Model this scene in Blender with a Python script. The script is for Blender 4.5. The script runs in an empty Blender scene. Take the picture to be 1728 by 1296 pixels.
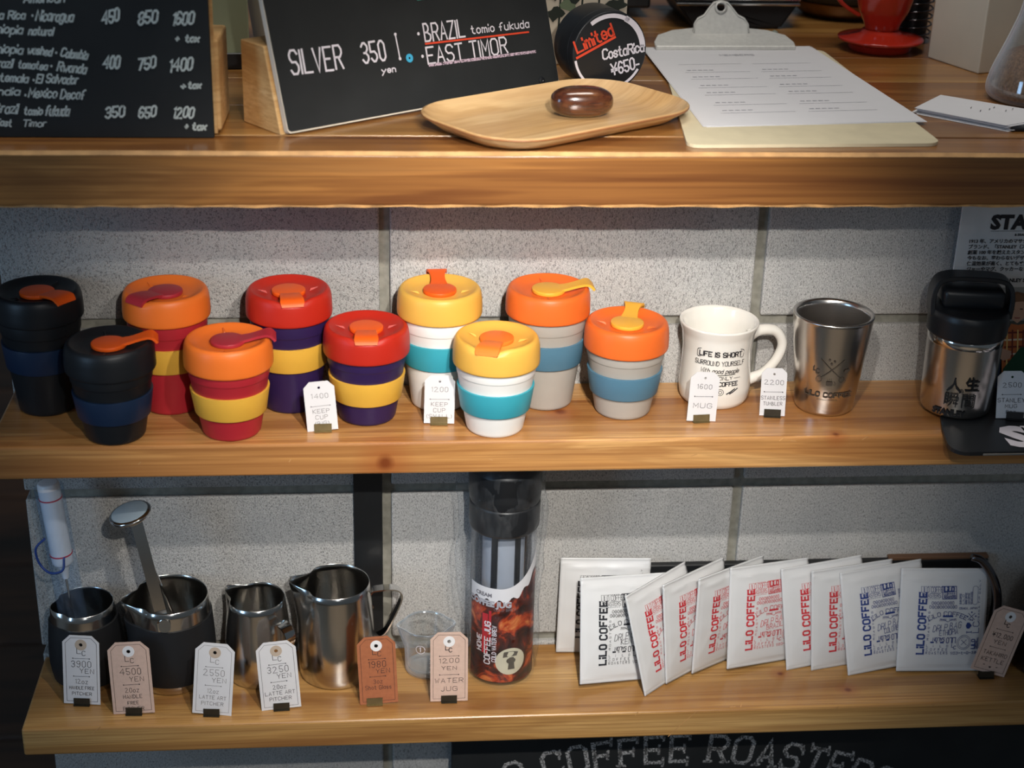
import bpy, bmesh, math, random
from mathutils import Vector, Matrix
from mathutils.geometry import tessellate_polygon
random.seed(7)
SC = bpy.context.scene
COL = SC.collection
PI = math.pi
# ------------------------------------------------------------------ camera
FP, PITCH, YAW, ROLL = 2645.6, .4210, .0964, .0290
CP = Vector((-.0127, -1.5523, .8254))
_F = Vector((math.sin(YAW)*math.cos(PITCH), math.cos(YAW)*math.cos(PITCH), -math.sin(PITCH)))
_R0 = Vector((math.cos(YAW), -math.sin(YAW), 0)); _U0 = _R0.cross(_F)
_R = _R0*math.cos(ROLL) + _U0*math.sin(ROLL); _U = -_R0*math.sin(ROLL) + _U0*math.cos(ROLL)
cd = bpy.data.cameras.new('camera'); cam = bpy.data.objects.new('camera', cd); COL.objects.link(cam)
cam.matrix_world = Matrix(((_R.x, _U.x, -_F.x, CP.x), (_R.y, _U.y, -_F.y, CP.y), (_R.z, _U.z, -_F.z, CP.z), (0, 0, 0, 1)))
cd.sensor_width = 36; cd.lens = 36*FP/1728; cd.clip_start = .02
cd.dof.use_dof = True; cd.dof.focus_distance = 1.685; cd.dof.aperture_fstop = 4.6
SC.camera = cam
# ------------------------------------------------------------------ light
vs = SC.view_settings
vs.view_transform = 'Standard'; vs.look = 'None'; vs.gamma = 1; vs.exposure = 0.0; vs.use_curve_mapping = False
w = bpy.data.worlds.new('world'); SC.world = w; w.use_nodes = True
bg = w.node_tree.nodes['Background']; bg.inputs[0].default_value = (.74, .88, 1, 1); bg.inputs[1].default_value = .07
def spot(name, loc, aim, power, col, size, blend, rad):
    d = bpy.data.lights.new(name, 'SPOT'); d.energy = power; d.color = col; d.spot_size = math.radians(size); d.spot_blend = blend; d.shadow_soft_size = rad
    o = bpy.data.objects.new(name, d); COL.objects.link(o); o.location = loc
    o.rotation_euler = (Vector(aim)-Vector(loc)).to_track_quat('-Z', 'Y').to_euler(); return o
def area(name, loc, aim, power, col, sx, sy):
    d = bpy.data.lights.new(name, 'AREA'); d.energy = power; d.color = col; d.shape = 'RECTANGLE'; d.size = sx; d.size_y = sy
    o = bpy.data.objects.new(name, d); COL.objects.link(o); o.location = loc
    o.rotation_euler = (Vector(aim)-Vector(loc)).to_track_quat('-Z', 'Y').to_euler(); return o
spot('spot_lamp_high', (.16, -1.5, 1.03), (.12, 0, .08), 84, (1, .95, .88), 37, 1.0, .012)
spot('spot_lamp_low', (.18, -.76, .80), (.13, 0, .02), 30, (1, .94, .87), 60, 1.0, .012)
area('window_daylight', (-1.9, -1.5, .60), (0, 0, 0), 11, (.42, .68, 1), .45, 1.2)
area('overhead_fill', (.3, -.30, 2.2), (.25, .10, .3), 15, (1, .94, .86), 1.0, .35)  # added overhead fill, brightens the counter top and shelf tops
spot('floor_fill_spot', (.35, -2.7, 2.3), (.35, -2.6, -1.0), 190, (1, .86, .70), 46, .5, .05)  # added spot on the unseen front floor, a warm pool for steel to reflect
area('steel_reflection_fill', (.55, -3.4, 1.3), (.1, 0, .1), 4, (.9, .95, 1), .4, 1.2)  # added light panel behind the camera, gives the steel streaks to reflect
# ------------------------------------------------------------------ pixel to plane
def ray(x, y): return (_F*FP + _R*(x-864) + _U*(648-y)).normalized()
def onZ(x, y, Z):
    d = ray(x, y); return CP + d*((Z-CP.z)/d.z)
def onY(x, y, Y):
    d = ray(x, y); return CP + d*((Y-CP.y)/d.y)
S1, S2, S3 = .4289, .1283, -.2085
# ------------------------------------------------------------------ materials
def lin(c):
    c = c/255.0
    return c/12.92 if c <= .04045 else ((c+.055)/1.055)**2.4
def rgb(r, g, b): return (lin(r), lin(g), lin(b), 1)
def newmat(name):
    m = bpy.data.materials.new(name); m.use_nodes = True
    nt = m.node_tree; return m, nt, nt.nodes['Principled BSDF']
def plain(name, c, rough=.5, metal=0, coat=0, noise=.04, scale=60, bump=0, spec=.5, emis=None, trans=0, alpha=1, ior=1.45, aniso=0):
    m, nt, b = newmat(name)
    b.inputs['Roughness'].default_value = rough; b.inputs['Metallic'].default_value = metal
    b.inputs['Coat Weight'].default_value = coat; b.inputs['Specular IOR Level'].default_value = spec
    b.inputs['Transmission Weight'].default_value = trans; b.inputs['IOR'].default_value = ior
    b.inputs['Alpha'].default_value = alpha
    tc = nt.nodes.new('ShaderNodeTexCoord'); n = nt.nodes.new('ShaderNodeTexNoise')
    n.inputs['Scale'].default_value = scale; n.inputs['Detail'].default_value = 3
    nt.links.new(tc.outputs['Object'], n.inputs['Vector'])
    r = nt.nodes.new('ShaderNodeValToRGB')
    r.color_ramp.elements[0].position = .3; r.color_ramp.elements[1].position = .7
    r.color_ramp.elements[0].color = tuple(v*(1-noise) for v in c[:3])+(1,); r.color_ramp.elements[1].color = tuple(min(1, v*(1+noise)) for v in c[:3])+(1,)
    nt.links.new(n.outputs['Fac'], r.inputs['Fac']); nt.links.new(r.outputs['Color'], b.inputs['Base Color'])
    if bump:
        bp = nt.nodes.new('ShaderNodeBump'); bp.inputs['Strength'].default_value = bump; bp.inputs['Distance'].default_value = .001
        nt.links.new(n.outputs['Fac'], bp.inputs['Height']); nt.links.new(bp.outputs['Normal'], b.inputs['Normal'])
    return m
def math_node(nt, op, a, b_=None, clamp=False):
    n = nt.nodes.new('ShaderNodeMath'); n.operation = op; n.use_clamp = clamp
    for i, v in enumerate((a, b_)):
        if v is None: continue
        if isinstance(v, (int, float)): n.inputs[i].default_value = v
        else: nt.links.new(v, n.inputs[i])
    return n.outputs[0]
def mixc(nt, fac, a, b_, mode='MIX'):
    n = nt.nodes.new('ShaderNodeMix'); n.data_type = 'RGBA'; n.blend_type = mode
    for s, v in ((n.inputs['Factor'], fac), (n.inputs['A'], a), (n.inputs['B'], b_)):
        if isinstance(v, (int, float)): s.default_value = v
        elif isinstance(v, tuple): s.default_value = v
        else: nt.links.new(v, s)
    return n.outputs['Result']
def noise(nt, vec, scale, detail=4, rough=.5, dist=0):
    n = nt.nodes.new('ShaderNodeTexNoise'); n.inputs['Scale'].default_value = scale; n.inputs['Detail'].default_value = detail
    n.inputs['Roughness'].default_value = rough; n.inputs['Distortion'].default_value = dist; nt.links.new(vec, n.inputs['Vector']); return n.outputs['Fac']
def ramp(nt, fac, stops):
    r = nt.nodes.new('ShaderNodeValToRGB'); e = r.color_ramp.elements
    while len(e) < len(stops): e.new(.5)
    for i, (p, c) in enumerate(stops): e[i].position = p; e[i].color = c
    nt.links.new(fac, r.inputs['Fac']); return r.outputs['Color']
def mapping(nt, vec, scale=(1, 1, 1), loc=(0, 0, 0), rot=(0, 0, 0)):
    n = nt.nodes.new('ShaderNodeMapping'); n.inputs['Scale'].default_value = scale; n.inputs['Location'].default_value = loc; n.inputs['Rotation'].default_value = rot
    nt.links.new(vec, n.inputs['Vector']); return n.outputs['Vector']
def wood(name, light, mid, dark, grain=(1.6, 26, 26), rough=.32, coat=.35, knots=(), seed=0, fine=.28, rot=(0, 0, 0), ringk=.30):
    m, nt, b = newmat(name)
    tc = nt.nodes.new('ShaderNodeTexCoord').outputs['Object']
    if knots:   # bend the grain around each knot
        base = tc
    v = mapping(nt, tc, grain, (seed*3.1, seed*1.7, seed*.9), rot)
    f1 = noise(nt, v, 1.0, 5, .55, .6)
    v2 = mapping(nt, tc, (grain[0]*2.2, grain[1]*14, grain[2]*14), (seed, 0, 0), rot)
    f2 = noise(nt, v2, 1.0, 2, .6)
    # ring bands
    wv = nt.nodes.new('ShaderNodeMath'); wv.operation = 'SINE'
    nt.links.new(math_node(nt, 'MULTIPLY', f1, 60.0), wv.inputs[0])
    rings = math_node(nt, 'MULTIPLY_ADD', wv.outputs[0], .5); wv2 = rings.node; wv2.inputs[2].default_value = .5
    c = ramp(nt, f1, [(.30, dark), (.48, mid), (.68, light)])
    c = mixc(nt, math_node(nt, 'MULTIPLY', rings, ringk), c, dark)
    fc = nt.nodes.new('ShaderNodeMapRange'); nt.links.new(f2, fc.inputs[0]); fc.inputs[1].default_value = .42; fc.inputs[2].default_value = .68; fc.inputs[3].default_value = 0; fc.inputs[4].default_value = fine*2.0
    c = mixc(nt, fc.outputs[0], c, dark)
    for (kx, ky, kz, kr) in knots:
        d = nt.nodes.new('ShaderNodeVectorMath'); d.operation = 'DISTANCE'
        nt.links.new(mapping(nt, tc, (1, 1, 1)), d.inputs[0]); d.inputs[1].default_value = (kx, ky, kz)
        dd = math_node(nt, 'ADD', d.outputs['Value'], math_node(nt, 'MULTIPLY', math_node(nt, 'SUBTRACT', f1, .5), kr*1.5))
        k = nt.nodes.new('ShaderNodeMapRange'); nt.links.new(dd, k.inputs[0]); k.inputs[1].default_value = kr*.35; k.inputs[2].default_value = kr*1.2; k.inputs[3].default_value = .93; k.inputs[4].default_value = 0
        c = mixc(nt, k.outputs[0], c, rgb(60, 26, 12))
        k2 = nt.nodes.new('ShaderNodeMapRange'); nt.links.new(dd, k2.inputs[0]); k2.inputs[1].default_value = kr; k2.inputs[2].default_value = kr*4; k2.inputs[3].default_value = .45; k2.inputs[4].default_value = 0
        c = mixc(nt, k2.outputs[0], c, rgb(150, 70, 25))
    nt.links.new(c, b.inputs['Base Color'])
    b.inputs['Roughness'].default_value = rough; b.inputs['Coat Weight'].default_value = coat; b.inputs['Coat Roughness'].default_value = .22
    bp = nt.nodes.new('ShaderNodeBump'); bp.inputs['Strength'].default_value = .25; bp.inputs['Distance'].default_value = .0006
    nt.links.new(f2, bp.inputs['Height']); nt.links.new(bp.outputs['Normal'], b.inputs['Normal'])
    return m
def concrete(name, rough_face=False, seed=0):
    m, nt, b = newmat(name)
    tc = nt.nodes.new('ShaderNodeTexCoord').outputs['Object']
    v = mapping(nt, tc, (1, 1, .45 if not rough_face else .8), (seed, seed*2.0, 0))
    big = noise(nt, v, 9, 4, .6)
    sp = noise(nt, v, 760 if not rough_face else 560, 3, .7)
    sp2 = noise(nt, mapping(nt, tc, (1, 1, .7), (seed+5, 0, 0)), 330, 4, .75)
    c = ramp(nt, big, [(.3, rgb(176, 176, 175)), (.7, rgb(194, 192, 188))])
    pits = nt.nodes.new('ShaderNodeMapRange'); nt.links.new(sp, pits.inputs[0]); pits.inputs[1].default_value = .47; pits.inputs[2].default_value = .36; pits.inputs[3].default_value = 0; pits.inputs[4].default_value = .62
    c = mixc(nt, pits.outputs[0], c, rgb(72, 70, 70))
    pits2 = nt.nodes.new('ShaderNodeMapRange'); nt.links.new(sp2, pits2.inputs[0]); pits2.inputs[1].default_value = .36; pits2.inputs[2].default_value = .27; pits2.inputs[3].default_value = 0; pits2.inputs[4].default_value = .6
    c = mixc(nt, pits2.outputs[0], c, rgb(60, 54, 52))
    gr = noise(nt, v, 1300, 1, .5)
    c = mixc(nt, .35, c, ramp(nt, gr, [(.35, rgb(110, 110, 110)), (.65, rgb(225, 225, 225))]), 'OVERLAY')
    nt.links.new(c, b.inputs['Base Color']); b.inputs['Roughness'].default_value = .93; b.inputs['Specular IOR Level'].default_value = .2
    bp = nt.nodes.new('ShaderNodeBump'); bp.inputs['Strength'].default_value = .9 if rough_face else .55; bp.inputs['Distance'].default_value = .0022 if rough_face else .0012
    h = math_node(nt, 'ADD', math_node(nt, 'MULTIPLY', sp, 1.0), math_node(nt, 'MULTIPLY', sp2, .8))
    nt.links.new(h, bp.inputs['Height']); nt.links.new(bp.outputs['Normal'], b.inputs['Normal'])
    return m
def steel(name, c=(.66, .64, .61, 1), rough=.17, vertical=False, k=900):
    m, nt, b = newmat(name)
    tc = nt.nodes.new('ShaderNodeTexCoord').outputs['Object']
    v = mapping(nt, tc, (3, 3, k) if not vertical else (k, k, 3))
    f = noise(nt, v, 1, 1, .5)
    b.inputs['Metallic'].default_value = 1
    nt.links.new(ramp(nt, f, [(.3, tuple(x*.93 for x in c[:3])+(1,)), (.7, c)]), b.inputs['Base Color'])
    r = nt.nodes.new('ShaderNodeMapRange'); nt.links.new(f, r.inputs[0]); r.inputs[3].default_value = rough*.8; r.inputs[4].default_value = rough*1.2
    b.inputs['Anisotropic'].default_value = .6
    nt.links.new(r.outputs[0], b.inputs['Roughness'])
    return m
def thin(name, tint=(.97, .98, 1, 1), base=.05, edge=.5, rough=.04, haze=0, hc=(.8, .85, .9, 1), wr=0, blend=.35, milk=0):
    """thin clear walls: see-through with a gloss that grows towards the edges"""
    m = bpy.data.materials.new(name); m.use_nodes = True; nt = m.node_tree; nt.nodes.clear()
    o = nt.nodes.new('ShaderNodeOutputMaterial'); t = nt.nodes.new('ShaderNodeBsdfTransparent'); t.inputs[0].default_value = tint
    g = nt.nodes.new('ShaderNodeBsdfGlossy'); g.inputs['Roughness'].default_value = rough; g.inputs[0].default_value = (.9, .92, .95, 1)
    lw = nt.nodes.new('ShaderNodeLayerWeight'); lw.inputs[0].default_value = blend
    mr = nt.nodes.new('ShaderNodeMapRange'); nt.links.new(math_node(nt, 'POWER', lw.outputs['Facing'], 3.0), mr.inputs[0]); mr.inputs[3].default_value = base; mr.inputs[4].default_value = edge
    mx = nt.nodes.new('ShaderNodeMixShader'); nt.links.new(mr.outputs[0], mx.inputs[0]); nt.links.new(t.outputs[0], mx.inputs[1]); nt.links.new(g.outputs[0], mx.inputs[2])
    last = mx.outputs[0]
    if milk:  # white diffuse at grazing angles paints in the bright glass edges
        dm = nt.nodes.new('ShaderNodeBsdfDiffuse'); dm.inputs[0].default_value = (.92, .96, 1, 1); mm_ = nt.nodes.new('ShaderNodeMixShader')
        nt.links.new(math_node(nt, 'MULTIPLY', math_node(nt, 'POWER', lw.outputs['Facing'], 2.6), milk), mm_.inputs[0]); nt.links.new(last, mm_.inputs[1]); nt.links.new(dm.outputs[0], mm_.inputs[2]); last = mm_.outputs[0]
    if haze or wr:
        tc = nt.nodes.new('ShaderNodeTexCoord').outputs['Object']
        f = noise(nt, mapping(nt, tc, (60, 60, 16)), 1, 4, .6, 1.5)
        if haze:
            d = nt.nodes.new('ShaderNodeBsdfDiffuse'); d.inputs[0].default_value = hc; mh = nt.nodes.new('ShaderNodeMixShader')
            h = nt.nodes.new('ShaderNodeMapRange'); nt.links.new(f, h.inputs[0]); h.inputs[1].default_value = .35; h.inputs[2].default_value = .75; h.inputs[3].default_value = haze*.3; h.inputs[4].default_value = haze*1.8
            nt.links.new(h.outputs[0], mh.inputs[0]); nt.links.new(last, mh.inputs[1]); nt.links.new(d.outputs[0], mh.inputs[2]); last = mh.outputs[0]
        if wr:
            bp = nt.nodes.new('ShaderNodeBump'); bp.inputs['Strength'].default_value = wr; bp.inputs['Distance'].default_value = .01
            nt.links.new(f, bp.inputs['Height']); nt.links.new(bp.outputs['Normal'], g.inputs['Normal'])
    nt.links.new(last, o.inputs[0]); return m
def chalkmat(name, c, cover=.42):
    m, nt, b = newmat(name)
    tc = nt.nodes.new('ShaderNodeTexCoord').outputs['Object']
    f = noise(nt, tc, 700, 3, .7)
    a = ramp(nt, f, [(cover-.06, (0, 0, 0, 1)), (cover+.08, (1, 1, 1, 1))])
    nt.links.new(a, b.inputs['Alpha']); b.inputs['Base Color'].default_value = c; b.inputs['Roughness'].default_value = .95
    return m
M = {}
M['shelf'] = wood('pine_shelf', rgb(216, 170, 110), rgb(190, 136, 78), rgb(134, 82, 42), knots=[(-.002, -.1424, .106, .0085), (.182, -.075, S2, .006), (.46, -.137, S2, .004)], seed=1)
M['shelf_low'] = wood('pine_shelf_lower', rgb(212, 170, 108), rgb(188, 142, 82), rgb(140, 94, 50), knots=[(.52, -.11, S3, .004), (.45, -.075, S3, .004)], seed=4)
M['counter'] = wood('counter_wood', rgb(192, 140, 82), rgb(160, 108, 56), rgb(98, 56, 28), grain=(1.1, 14, 14), rough=.28, coat=.5, seed=2.3)
M['counter_b'] = wood('counter_wood_pale', rgb(196, 148, 84), rgb(164, 114, 58), rgb(108, 66, 30), grain=(1.3, 17, 17), rough=.28, coat=.5, seed=7.7)
M['lip'] = plain('worn_wood_edge', rgb(194, 148, 96), .5, noise=.25, scale=45)
M['lip_dark'] = plain('worn_lower_edge', rgb(186, 140, 88), .6, noise=.4, scale=60)
M['block_wood'] = wood('pale_pine', rgb(232, 196, 140), rgb(220, 178, 118), rgb(188, 138, 82), grain=(3, 5, 24), rough=.6, coat=0, seed=5)
M['tray'] = wood('tray_wood', rgb(232, 198, 148), rgb(218, 176, 120), rgb(176, 128, 78), grain=(2.0, 16, 3), rough=.3, coat=.4, seed=9, fine=.12, ringk=.35)
M['tray_edge'] = plain('tray_rim', rgb(150, 100, 62), .4, noise=.1)
M['concrete'] = concrete('concrete_block'); M['concrete_rough'] = concrete('concrete_block_rough', True, 3)
M['mortar'] = plain('mortar', rgb(138, 136, 126), .95, noise=.18, scale=120, bump=.5)
M['floor'] = wood('dark_floor', rgb(104, 70, 46), rgb(74, 50, 36), rgb(34, 26, 22), grain=(1, 7, 7), rough=.5, coat=.1, seed=3)
M['black'] = plain('black_satin', rgb(30, 32, 35), .38, noise=.08)
M['blackboard'] = plain('blackboard', rgb(38, 40, 41), .75, noise=.12, scale=20, spec=.3)
M['blacksteel'] = plain('black_painted_steel', rgb(26, 28, 30), .42, noise=.1)
M['sleeve'] = plain('black_silicone', rgb(24, 25, 28), .62, noise=.08)
M['cardedge'] = plain('white_edge', rgb(222, 212, 196), .7)
M['paper'] = plain('white_paper', rgb(226, 225, 228), .8, noise=.01)
M['print_grey'] = plain('grey_print', rgb(172, 172, 180), .8)
M['ink'] = plain('black_ink', rgb(34, 32, 36), .7)
M['pencil'] = plain('grey_pencil', rgb(120, 116, 116), .8)
M['print_black'] = plain('print_black', rgb(28, 30, 38), .6); M['print_red'] = plain('print_red', rgb(196, 48, 56), .6); M['print_blue'] = plain('print_blue', rgb(40, 62, 128), .6)
M['chalk'] = chalkmat('chalk_grey', rgb(205, 212, 206), .36); M['chalk_w'] = plain('paint_marker_white', rgb(225, 220, 228), .6)
M['chalk_soft'] = chalkmat('chalk_soft', rgb(210, 208, 206), .5)
M['marker_red'] = plain('marker_red', rgb(226, 74, 44), .6); M['marker_pink'] = chalkmat('marker_pink', rgb(205, 180, 196), .44)
M['sticker_blue'] = plain('sticker_blue', rgb(70, 175, 215), .5)
M['metal_clip'] = plain('brushed_aluminium', rgb(214, 213, 208), .45, metal=.2, noise=.06, scale=200)
M['board_mdf'] = plain('pale_hardboard', rgb(220, 208, 176), .6, noise=.05, scale=40)
M['red_glaze'] = plain('red_glaze', rgb(172, 42, 26), .18, coat=.4, noise=.03)
M['stone'] = wood('polished_brown_stone', rgb(132, 84, 48), rgb(86, 44, 26), rgb(40, 20, 14), grain=(14, 30, 40), rough=.1, coat=1, seed=2)
M['cream'] = plain('cream_card', rgb(212, 200, 180), .6, noise=.04, scale=12)
M['green_card'] = plain('pale_green_card', rgb(150, 160, 132), .7, noise=.05, scale=12)
M['kraft'] = plain('grey_brown_card', rgb(120, 100, 86), .8)
M['glass'] = thin('clear_glass', (.97, .98, .98, 1), .07, 1.0, .06, .012, (.9, .95, 1, 1), blend=.5, milk=.8)
M['glass_edge'] = thin('glass_edge', (.9, .94, .97, 1), .25, 1.0, .05, .06, (.95, .98, 1, 1), blend=.5, milk=.9)  # whitened glass for rim and base, edge highlights put into the colour
M['clear'] = thin('clear_plastic', (.95, .96, .98, 1), .05, .6)
def film(name, alpha=.16, scale=9.0):
    m, nt, b = newmat(name)
    tc = nt.nodes.new('ShaderNodeTexCoord').outputs['Object']
    f = noise(nt, mapping(nt, tc, (scale*5, scale*5, scale)), 1, 4, .6, 1.5)
    nt.links.new(ramp(nt, f, [(.4, (alpha*.35,)*3+(1,)), (.75, (min(1, alpha*2.4),)*3+(1,))]), b.inputs['Alpha'])
    b.inputs['Base Color'].default_value = (.8, .84, .88, 1); b.inputs['Roughness'].default_value = .12; b.inputs['Specular IOR Level'].default_value = 1.0; b.inputs['Coat Weight'].default_value = 1
    bp = nt.nodes.new('ShaderNodeBump'); bp.inputs['Strength'].default_value = 1; bp.inputs['Distance'].default_value = .01
    nt.links.new(f, bp.inputs['Height']); nt.links.new(bp.outputs['Normal'], b.inputs['Normal']); nt.links.new(bp.outputs['Normal'], b.inputs['Coat Normal'])
    return m
M['film'] = thin('plastic_film', (.97, .98, .99, 1), .018, .45, .05, .022, (.8, .84, .88, 1), 1, .4); M['tube'] = thin('bluish_tube', (.86, .93, 1, 1), .05, .45, .1, .05, (.45, .6, .85, 1), .4)
M['coffee_ground'] = plain('ground_coffee', rgb(150, 112, 82), .95, noise=.35, scale=400, bump=1)
M['steel'] = steel('brushed_steel'); M['steel_v'] = steel('tumbler_steel', (.66, .63, .60, 1), .22); M['chrome'] = plain('chrome', (.75, .74, .72, 1), .12, metal=1, noise=.02)
M['dark_chrome'] = plain('dark_chrome', (.16, .15, .16, 1), .18, metal=1, noise=.05)
M['brass'] = plain('dark_brass', rgb(132, 118, 84), .42, metal=.75, noise=.12, scale=150); M['dark_clip'] = plain('blackened_brass', rgb(62, 56, 46), .42, metal=.55, noise=.15, scale=150)
M['mug'] = plain('white_glaze', rgb(232, 228, 220), .14, coat=.5, noise=.01)
M['white_tag'] = plain('white_tag', rgb(212, 210, 211), .8, noise=.015); M['tan_tag'] = plain('tan_tag', rgb(206, 176, 160), .85, noise=.05, scale=200)
M['kraft_tag'] = plain('kraft_tag', rgb(166, 100, 66), .85, noise=.07, scale=200); M['ring_tan'] = plain('ring_tan', rgb(184, 166, 148), .8); M['ring_white'] = plain('ring_white', rgb(228, 226, 226), .8)
M['pouch'] = plain('white_pouch', rgb(216, 217, 218), .38, noise=.02, scale=30, bump=.15)
M['brass_base'] = plain('brass_base', rgb(128, 92, 56), .35, metal=.7)
M['white_plastic'] = plain('white_plastic', rgb(226, 226, 230), .3); M['red_ring'] = plain('red_ring', rgb(200, 50, 70), .4); M['blue_strap'] = plain('blue_strap', rgb(30, 60, 130), .4)
# ------------------------------------------------------------------ object helpers
def tag(o, label=None, cat=None, group=None, kind=None):
    if label: o['label'] = label
    if cat: o['category'] = cat
    if group: o['group'] = group
    if kind: o['kind'] = kind
    return o
def thing(name, label, cat, loc=(0, 0, 0), rot=(0, 0, 0), group=None):
    o = bpy.data.objects.new(name, None); COL.objects.link(o); o.location = loc; o.rotation_euler = rot
    o.empty_display_size = .02
    return tag(o, label, cat, group)
def out(name, bm, mat, parent=None, smooth=False, loc=None, rot=None, angle=None):
    bmesh.ops.recalc_face_normals(bm, faces=bm.faces) if not getattr(bm, 'norecalc', False) else None
    me = bpy.data.meshes.new(name); bm.to_mesh(me); bm.free()
    o = bpy.data.objects.new(name, me); COL.objects.link(o)
    for mm in (mat if isinstance(mat, (list, tuple)) else [mat]): me.materials.append(mm)
    if parent: o.parent = parent
    if loc is not None: o.location = loc
    if rot is not None: o.rotation_euler = rot
    if smooth:
        me.polygons.foreach_set('use_smooth', [True]*len(me.polygons))
        if angle:
            me.set_sharp_from_angle(angle=math.radians(angle))
    return o
def box(bm, x0, x1, y0, y1, z0, z1, bev=0, seg=2):
    vs_ = [bm.verts.new((x, y, z)) for x in (x0, x1) for y in (y0, y1) for z in (z0, z1)]
    fs = [bm.faces.new([vs_[i] for i in f]) for f in ((0, 1, 3, 2), (4, 6, 7, 5), (0, 4, 5, 1), (2, 3, 7, 6), (0, 2, 6, 4), (1, 5, 7, 3))]
    if bev:
        es = list({e for f in fs for e in f.edges})
        bmesh.ops.bevel(bm, geom=es, offset=bev, segments=seg, affect='EDGES', profile=.5)
    return bm
def NB(): return bmesh.new()
def lathe(bm, prof, seg=48, c=(0, 0, 0), fn=None, cap=True, ax=None):
    """prof: list of (r,z). r==0 closes to a pole."""
    rings = []
    for (r, z) in prof:
        if r <= 1e-7: rings.append([bm.verts.new((c[0], c[1], c[2]+z))])
        else:
            ring = []
            for i in range(seg):
                a = 2*PI*i/seg; x, y, zz = r*math.cos(a), r*math.sin(a), z
                if fn: x, y, zz = fn(x, y, zz, a, r)
                ring.append(bm.verts.new((c[0]+x, c[1]+y, c[2]+zz)))
            rings.append(ring)
    for A, B in zip(rings, rings[1:]):
        for i in range(seg):
            j = (i+1) % seg
            if len(A) == 1 and len(B) == 1: break
            if len(A) == 1: bm.faces.new((A[0], B[i], B[j]))
            elif len(B) == 1: bm.faces.new((A[i], A[j], B[0]))
            else: bm.faces.new((A[i], A[j], B[j], B[i]))
    if cap:
        for Rg in (rings[0], rings[-1]):
            if len(Rg) > 2: bm.faces.new(Rg)
    return bm
def rnd(prof, rad=.002, n=3):
    """round interior corners of a (r,z) profile"""
    res = [prof[0]]
    for a, b, c in zip(prof, prof[1:], prof[2:]):
        A, B, Cc = Vector(a), Vector(b), Vector(c)
        u, v = (A-B), (Cc-B); lu, lv = u.length, v.length
        if lu < 1e-6 or lv < 1e-6: res.append(b); continue
        d = min(rad, lu*.45, lv*.45); p, q = B+u/lu*d, B+v/lv*d
        for i in range(n+1):
            t = i/n; s = p*(1-t)**2 + B*2*t*(1-t) + q*t*t; res.append((s.x, s.y))
    res.append(prof[-1]); return res
def tube(bm, pts, r, seg=10, closed=False, taper=None):
    pts = [Vector(p) for p in pts]; n = len(pts); rings = []
    prevn = None
    for i, p in enumerate(pts):
        t = ((pts[(i+1) % n] - pts[i-1]) if closed else (pts[min(i+1, n-1)]-pts[max(i-1, 0)])).normalized()
        if prevn is None:
            prevn = t.orthogonal().normalized()
        nn = (prevn - t*prevn.dot(t)).normalized(); prevn = nn; bb = t.cross(nn)
        rr = r if taper is None else taper(i/(n-1))
        rings.append([bm.verts.new(p+nn*rr*math.cos(2*PI*k/seg)+bb*rr*math.sin(2*PI*k/seg)) for k in range(seg)])
    m = n if closed else n-1
    for i in range(m):
        A, B = rings[i], rings[(i+1) % n]
        for k in range(seg): bm.faces.new((A[k], A[(k+1) % seg], B[(k+1) % seg], B[k]))
    if not closed:
        bm.faces.new(rings[0]); bm.faces.new(rings[-1])
    return bm
def strap(bm, pts, side, w_, t_):
    """flat strip swept along pts; side = width direction; w_ may be a function of 0..1"""
    pts = [Vector(p) for p in pts]; side = Vector(side).normalized(); n = len(pts); rings = []
    for i, p in enumerate(pts):
        t = (pts[min(i+1, n-1)]-pts[max(i-1, 0)]).normalized(); nn = side.cross(t).normalized()
        ww = (w_(i/(n-1)) if callable(w_) else w_)/2
        rings.append([bm.verts.new(p+side*a*ww+nn*b*t_/2) for a, b in ((-1, -1), (1, -1), (1, 1), (-1, 1))])
    for A, B in zip(rings, rings[1:]):
        for k in range(4): bm.faces.new((A[k], A[(k+1) % 4], B[(k+1) % 4], B[k]))
    bm.faces.new(rings[0]); bm.faces.new(rings[-1]); return bm
def spline(pts, n=8):
    P = [Vector(p) for p in pts]; P = [P[0]*2-P[1]]+P+[P[-1]*2-P[-2]]; res = []
    for i in range(1, len(P)-2):
        for k in range(n):
            t = k/n; a, b, c, d = P[i-1:i+3]
            res.append(.5*((2*b)+(c-a)*t+(2*a-5*b+4*c-d)*t*t+(3*b-a-3*c+d)*t**3))
    res.append(P[-2]); return res
def plate(bm, loops, z0, z1, fn=None):
    """extrude a 2D outline (with holes) between two heights"""
    L = [[Vector((x, y, 0)) for x, y in l] for l in loops]
    flat = [p for l in L for p in l]; tris = tessellate_polygon(L)
    f = fn or (lambda x, y, z: (x, y, z))
    top = [bm.verts.new(f(p.x, p.y, z1)) for p in flat]; bot = [bm.verts.new(f(p.x, p.y, z0)) for p in flat]
    for t in tris:
        try: bm.faces.new([top[i] for i in t]); bm.faces.new([bot[i] for i in reversed(t)])
        except ValueError: pass
    k = 0
    for l in L:
        n = len(l)
        for i in range(n):
            a, b = k+i, k+(i+1) % n
            try: bm.faces.new((top[a], top[b], bot[b], bot[a]))
            except ValueError: pass
        k += n
    return bm
def circ(r, n=20, cx=0, cy=0, a0=0, a1=2*PI, ry=None):
    full = abs(a1-a0-2*PI) < 1e-6
    return [(cx+r*math.cos(a0+(a1-a0)*i/(n if full else n-1)), cy+(ry or r)*math.sin(a0+(a1-a0)*i/(n if full else n-1))) for i in range(n)]
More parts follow.
